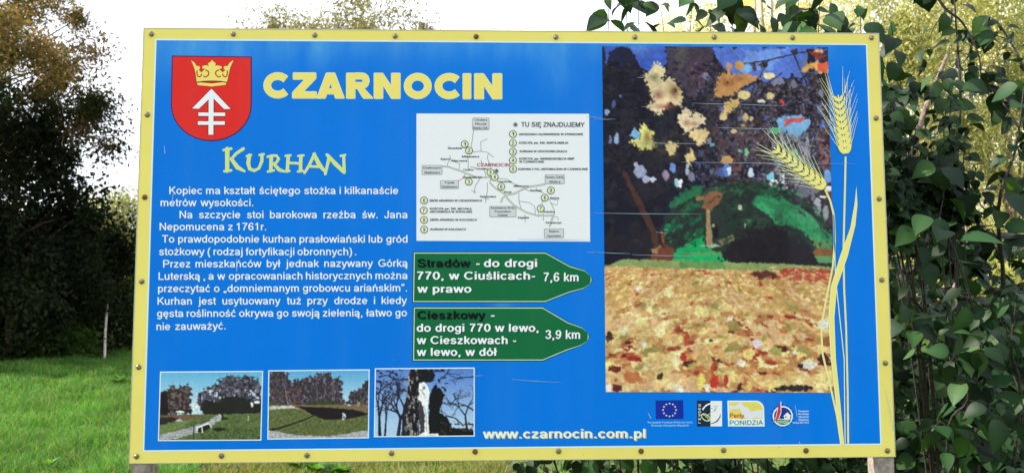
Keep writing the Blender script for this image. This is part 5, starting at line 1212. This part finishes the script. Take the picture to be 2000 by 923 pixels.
class Shrub:
    def __init__(s, name, label, base, cat='shrub', group=None, seed=0):
        s.root = empty(name, (base[0], base[1], 0)); tag(s.root, label, cat, group); s.stem = MB(); s.L = []; s.rr = random.Random(seed); s.fine = MB()
    def leafat(s, p, d, size):
        rr = s.rr; d = (Vector(d) + Vector((rr.gauss(0, .25), rr.gauss(0, .25), rr.gauss(-.95, .45)))).normalized()
        up = Vector((rr.gauss(0, .5), rr.gauss(-.8, .5), .9)); x, y, z = frame(d, up)
        M = Matrix(((x.x, y.x, z.x, p[0]), (x.y, y.y, z.y, p[1]), (x.z, y.z, z.z, p[2]), (0, 0, 0, 1)))
        s.L.append((M, size * rr.choice((rr.uniform(.8, 1.25), rr.uniform(.45, .9)))))
    def shoot(s, pts, r0, size, gap=.075, start=.0, thick=None, side_shoots=0):
        """a curved stem through pts with opposite leaves"""
        P = CR3(pts); n = len(P); s.stem.tube(P, [r0 * (1 - .75 * i / (n - 1)) for i in range(n)], 6)
        acc = 0; k = 0
        tot = sum((P[i + 1] - P[i]).length for i in range(n - 1)); run = 0
        for i in range(n - 1):
            seg = P[i + 1] - P[i]; run += seg.length; acc += seg.length
            if run / tot < start: continue
            while acc > gap:
                acc -= gap; k += 1; t = seg.normalized(); a = t.orthogonal(); b = t.cross(a); th = (k % 2) * 1.57 + s.rr.uniform(-.5, .5)
                for sg in (1, -1):
                    if s.rr.random() < .12: continue
                    d = (a * math.cos(th) + b * math.sin(th)) * sg + t * .5
                    p = P[i + 1] + d * .012; s.stem.tube([P[i + 1], P[i + 1] + d * .016 + Vector((0, 0, -.002))], .0012, 3, False)
                    s.leafat(P[i + 1] + d * .016, d, size)
                if s.rr.random() < side_shoots:
                    d = ((a * math.cos(th + 1.2) + b * math.sin(th + 1.2)) + t * .7 + Vector((0, 0, .3))).normalized(); ln = s.rr.uniform(.10, .28); q0 = P[i + 1]
                    s.shoot([q0, q0 + d * ln * .5 + Vector((0, 0, .02)), q0 + d * ln + Vector((0, 0, -.03))], r0 * .35, size * .9, gap * .8, 0.1)
        s.leafat(P[-1], P[-1] - P[-2], size)
    def finish(s, limit=290, stem_mat=None):
        if s.stem.v: s.stem.build('stems', stem_mat or M_stem, s.root, True)
        camv = Vector(CAM)
        def px_size(it):
            p = it[0].translation; v_ = Vector(p) - camv; z = v_.dot(Vector(FWD)); 
            if z < .1: return 0
            x_ = v_.dot(Vector(RGT)) / z * FPX + 1000; y_ = 461.5 - v_.dot(Vector(UPV)) / z * FPX
            inside = -20 < x_ < 2020 and -20 < y_ < 943
            b0 = 1 if inside and not (285 < x_ < 1715 and 66 < y_ < 880 and p[1] > 0) else .01
            return it[1] / z * b0
        s.L.sort(key=px_size, reverse=True)
        loc = Vector(s.root.location)
        for M, sz in s.L[:limit]:
            o = bpy.data.objects.new('leaf', s.rr.choice([m_ for c_, m_ in LM if c_ < 5] if s.rr.random() > .09 else [m_ for c_, m_ in LM if c_ >= 5]))
            COL.objects.link(o); o.parent = s.root; M2 = M.copy(); M2.translation = M.translation - loc; o.matrix_basis = M2 @ Matrix.Scale(sz, 4)
        rest = s.L[limit:]
        if rest:
            V, F, C = [], [], []; off = 0
            for M, sz in rest:
                k = s.rr.randrange(len(SH)); v_, f_ = SH[k]; A = np.array(M)[:3, :3] * sz; t = np.array(M.translation)
                V.append(v_ @ A.T + t); F.append(np.array(f_) + off); off += len(v_)
                c_ = np.array(s.rr.choice(LC[:5])) * s.rr.uniform(.7, 1.25); C.append(np.tile(c_, (len(v_), 1)))
            me = np_mesh('foliage', np.concatenate(V), np.concatenate(F), np.concatenate(C), True)
            link_mesh('foliage', me, M_leaf_near, s.root)['kind'] = 'stuff'
def CR3(pts):
    P = [Vector(p) for p in pts]; out = []
    for i in range(len(P) - 1):
        p0 = P[max(i - 1, 0)]; p1, p2 = P[i], P[i + 1]; p3 = P[min(i + 2, len(P) - 1)]
        for t in (0, .2, .4, .6, .8): out.append(.5 * (2 * p1 + (p2 - p0) * t + (2 * p0 - 5 * p1 + 4 * p2 - p3) * t * t + (3 * p1 - p0 - 3 * p2 + p3) * t ** 3))
    out.append(P[-1]); return out
V3 = lambda px, py, Y: Vector([float(q) for q in at(px, py, Y)])

# 1. the nearest shrub, right of the board: big leaves on dark upright stems
s1 = Shrub('leafy_shrub', 'nearest dark green shrub with large pointed leaves right of the board', (2.0, .9), group='shrubs around the board', seed=4)
B1 = Vector((2.0, .9, -.05))
for pts, r, sz, gap, st_ in (
    ([B1, V3(1960, 640, .8), V3(1950, 410, .55), V3(1984, 290, .5), V3(2000, 170, .5)], .011, .105, .075, .45),
    ([B1, V3(1900, 650, .9), V3(1868, 400, .8), V3(1876, 200, .75), V3(1868, 60, .75), V3(1862, -30, .75)], .010, .10, .085, .55),
    ([V3(1800, -60, .7), V3(1842, 12, .7), V3(1880, 45, .7), V3(1912, 110, .7), V3(1914, 165, .72)], .007, .085, .10, .0),
    ([B1, V3(1830, 700, .7), V3(1780, 560, .6), V3(1830, 440, .55), V3(1850, 330, .6)], .009, .095, .07, .3),
    ([B1, V3(2040, 500, .7), V3(2020, 200, .7), V3(1960, 60, .8), V3(1925, 30, .9)], .009, .085, .07, .45),
    ([B1, V3(1930, 760, .5), V3(1900, 600, .4), V3(1860, 480, .35), V3(1835, 425, .35)], .008, .115, .08, .4),
    ([V3(1990, 250, .7), V3(1930, 160, .9), V3(1890, 140, 1.0)], .005, .08, .06, .1),
    ([V3(1950, 420, .55), V3(1915, 400, .6), V3(1905, 350, .6)], .004, .05, .05, .1),
    ([B1, V3(1880, 800, .6), V3(1800, 690, .5), V3(1770, 600, .5)], .008, .09, .065, .3),
    ([B1, V3(1990, 820, .4), V3(1975, 680, .35), V3(1990, 560, .3)], .008, .11, .07, .3),
    ([B1, V3(1850, 880, .5), V3(1890, 780, .4), V3(1880, 700, .35)], .007, .09, .07, .2)):
    s1.shoot(pts, r, sz, gap, st_, side_shoots=.22)
s1.finish(295)

# 2. leaf cluster hanging beside the board edge, shoots above its top edge
s2 = Shrub('leafy_shrub', 'shrub behind the board whose leafy shoots rise over its top edge', (1.1, 1.3), group='shrubs around the board', seed=9)
for k, (px, py, Y, lean) in enumerate(((1190, -10, .75, -6), (1222, -25, .8, 8), (1246, 2, .7, 6), (1290, 10, .85, 18), (1352, -6, .9, -10), (1386, 18, 1.0, 4), (1428, -8, .8, 6), (1440, 22, .8, -8), (1540, 10, 1.0, 12), (1560, 0, .9, -12), (1602, -30, .8, -8),
        (1588, 14, .9, 12), (1622, 6, 1.0, 10), (1680, 12, .9, 4), (1550, 30, 1.1, -6), (1650, 30, 1.0, -12), (1740, 40, 1.3, 10))):
    b0 = V3(px + lean * 4, 330, Y + .5); b0.z = 1.6
    s2.shoot([b0, V3(px + lean * 2, 180, Y + .25), V3(px + lean * .6, 85, Y + .05), V3(px, py, Y)], .0042, .105 if k not in (3, 4, 5) else .075, .085, .6, side_shoots=.05)
rr2 = random.Random(12)
for k in range(34):
    x_ = rr2.uniform(.2, 1.6); y_ = rr2.uniform(.9, 2.0); B_ = Vector((x_, y_, 0)); t_ = B_ + Vector((rr2.uniform(-.4, .4), rr2.uniform(-.5, .3), rr2.uniform(.8, 1.6)))
    s2.shoot([B_, B_.lerp(t_, .5) + Vector((rr2.uniform(-.1, .1), rr2.uniform(-.1, .1), 0)), t_], .008, .085, .075, .05, side_shoots=.25)
s2.finish(295)

# 3. dense dark shrub filling the right side behind
s3 = Shrub('leafy_shrub', 'dense shaded shrub filling the lower right behind the nearest leaves', (2.4, 2.1), group='shrubs around the board', seed=15)
rr3 = random.Random(31)
for k in range(74):
    px = rr3.uniform(1740, 2060); Y = rr3.uniform(.9, 2.7); top = rr3.uniform(455, 880)
    if k < 8: top = rr3.uniform(190, 420); px = rr3.choice([rr3.uniform(1735, 1790), rr3.uniform(1840, 1890), rr3.uniform(1940, 2040)])
    if 1820 < px < 1900 and top < 560: top = rr3.uniform(560, 700)
    T_ = V3(px, top, Y); B_ = Vector((T_.x + rr3.uniform(-.4, .4), Y + rr3.uniform(-.2, .4), 0))
    s3.shoot([B_, B_.lerp(T_, .55) + Vector((rr3.uniform(-.3, .3), rr3.uniform(-.25, .25), 0)), T_], .0045, .072, .055, .08, side_shoots=.4)
s3.finish(295)

# 4. small round leaved clump at the right edge of the board
s4 = Shrub('leafy_shrub', 'round leaved dark clump beside the upper right edge of the board', (1.75, .7), group='shrubs around the board', seed=21)
for (px, py, Y) in ((1738, 200, .5), (1760, 210, .5), (1782, 225, .5), (1745, 240, .5), (1770, 190, .55), (1745, 300, .5), (1728, 225, .45), (1850, 200, .6), (1870, 240, .6), (1838, 270, .6), (1888, 250, .65), (1862, 160, .6), (1790, 240, .5), (1755, 225, .5)):
    T_ = V3(px, py, Y); B_ = Vector((1.75, .7, 0)); s4.shoot([B_, Vector((T_.x * .5 + .9, .65, 1.2)), Vector((T_.x + .02, Y + .08, T_.z - .25)), T_], .005, .062, .05, .80, side_shoots=.2)
s4.finish(200)

# bare leaning branches
db = empty('bare_branch', tuple(V3(1748, 470, 1.2))); tag(db, 'bare brown branch leaning up to the right beside the board', 'branch')
b = MB(); b.tube(CR3([V3(1690, 700, 1.5), V3(1738, 480, 1.25), V3(1776, 330, 1.2), V3(1805, 220, 1.2), V3(1850, 108, 1.25)]), [.018] * 6 + [.016] * 6 + [.013] * 5 + [.009] * 4, 8); b.build('wood', M_dead, db, True)
b = MB(); b.tube(CR3([V3(1826, 165, 1.22), V3(1838, 200, 1.15), V3(1850, 205, 1.1)]), .004, 5); b.build('twig', M_dead, db, True)
db = empty('bare_branch', tuple(V3(1790, 400, 1.0))); tag(db, 'dark bare stem crossing low beside the right board edge', 'branch')
b = MB(); b.tube(CR3([V3(1730, 520, 1.0), V3(1760, 448, 1.0), V3(1795, 382, 1.0), V3(1830, 320, 1.05)]), .008, 6); b.build('wood', M_stem, db, True)
db = empty('bare_branch', tuple(V3(1870, 560, 1.6))); tag(db, 'reddish bare branch in the gap between the right shrub leaves', 'branch')
b = MB(); b.tube(CR3([V3(1855, 600, 1.7), V3(1868, 550, 1.6), V3(1884, 490, 1.6), V3(1886, 440, 1.7)]), .012, 6); b.build('wood', M_dead, db, True)

# leafy weeds in the grass
def weed(label, px, py, Y, n, sz, cols, seed):
    rr = random.Random(seed); q = at(px, py, Y); z0 = float(ground_z(np.array([q[0]]), np.array([Y]))[0])
    root = empty('weed', (q[0], Y, z0)); tag(root, label, 'weed', 'broad leaved weeds in the grass')
    for i in range(n):
        th = rr.uniform(0, 6.28); el = rr.uniform(.5, 1.4); d = Vector((math.cos(th) * math.cos(el), math.sin(th) * math.cos(el), math.sin(el)))
        x_, y_, z_ = frame(d, Vector((0, 0, 1))); M = Matrix(((x_.x, y_.x, z_.x, 0), (x_.y, y_.y, z_.y, 0), (x_.z, y_.z, z_.z, 0), (0, 0, 0, 1)))
        o = bpy.data.objects.new('leaf', rr.choice(cols)); COL.objects.link(o); o.parent = root; o.matrix_basis = Matrix.Translation(d * .03) @ M @ Matrix.Scale(sz * rr.uniform(.6, 1.2), 4)
WM = []
for k in range(3):
    V, F = SH[k]; me = bpy.data.meshes.new('leaf'); me.from_pydata([tuple(p) for p in V], [], F)
    a = me.color_attributes.new('Col', 'FLOAT_COLOR', 'POINT'); cc = np.ones((len(V), 4), np.float32); cc[:, :3] = ((.07, .18, .025), (.09, .21, .035), (.05, .14, .02))[k]; a.data.foreach_set('color', cc.ravel()); me.materials.append(M_grass); WM.append(me)
for i, (px, Y, n, sz, lab) in enumerate(((618, 4.35, 30, .15, 'bright green leafy weed under the board, left of its middle'), (660, 4.3, 26, .13, 'second bright green weed under the board'), (575, 4.6, 14, .14, 'small weed under the left part of the board'),
        (95, 4.6, 26, .11, 'broad leaved weed at the lower left corner'), (200, 4.7, 26, .1, 'broad leaved weed beside the left post'), (150, 6.5, 22, .11, 'leafy weed in the middle of the left grass'), (40, 5.6, 24, .11, 'leafy weed near the left edge in the grass'), (228, 12, 26, .17, 'tall weed clump close to the board in the left grass'))):
    weed(lab, px, 900, Y, n, sz, WM, 200 + i)
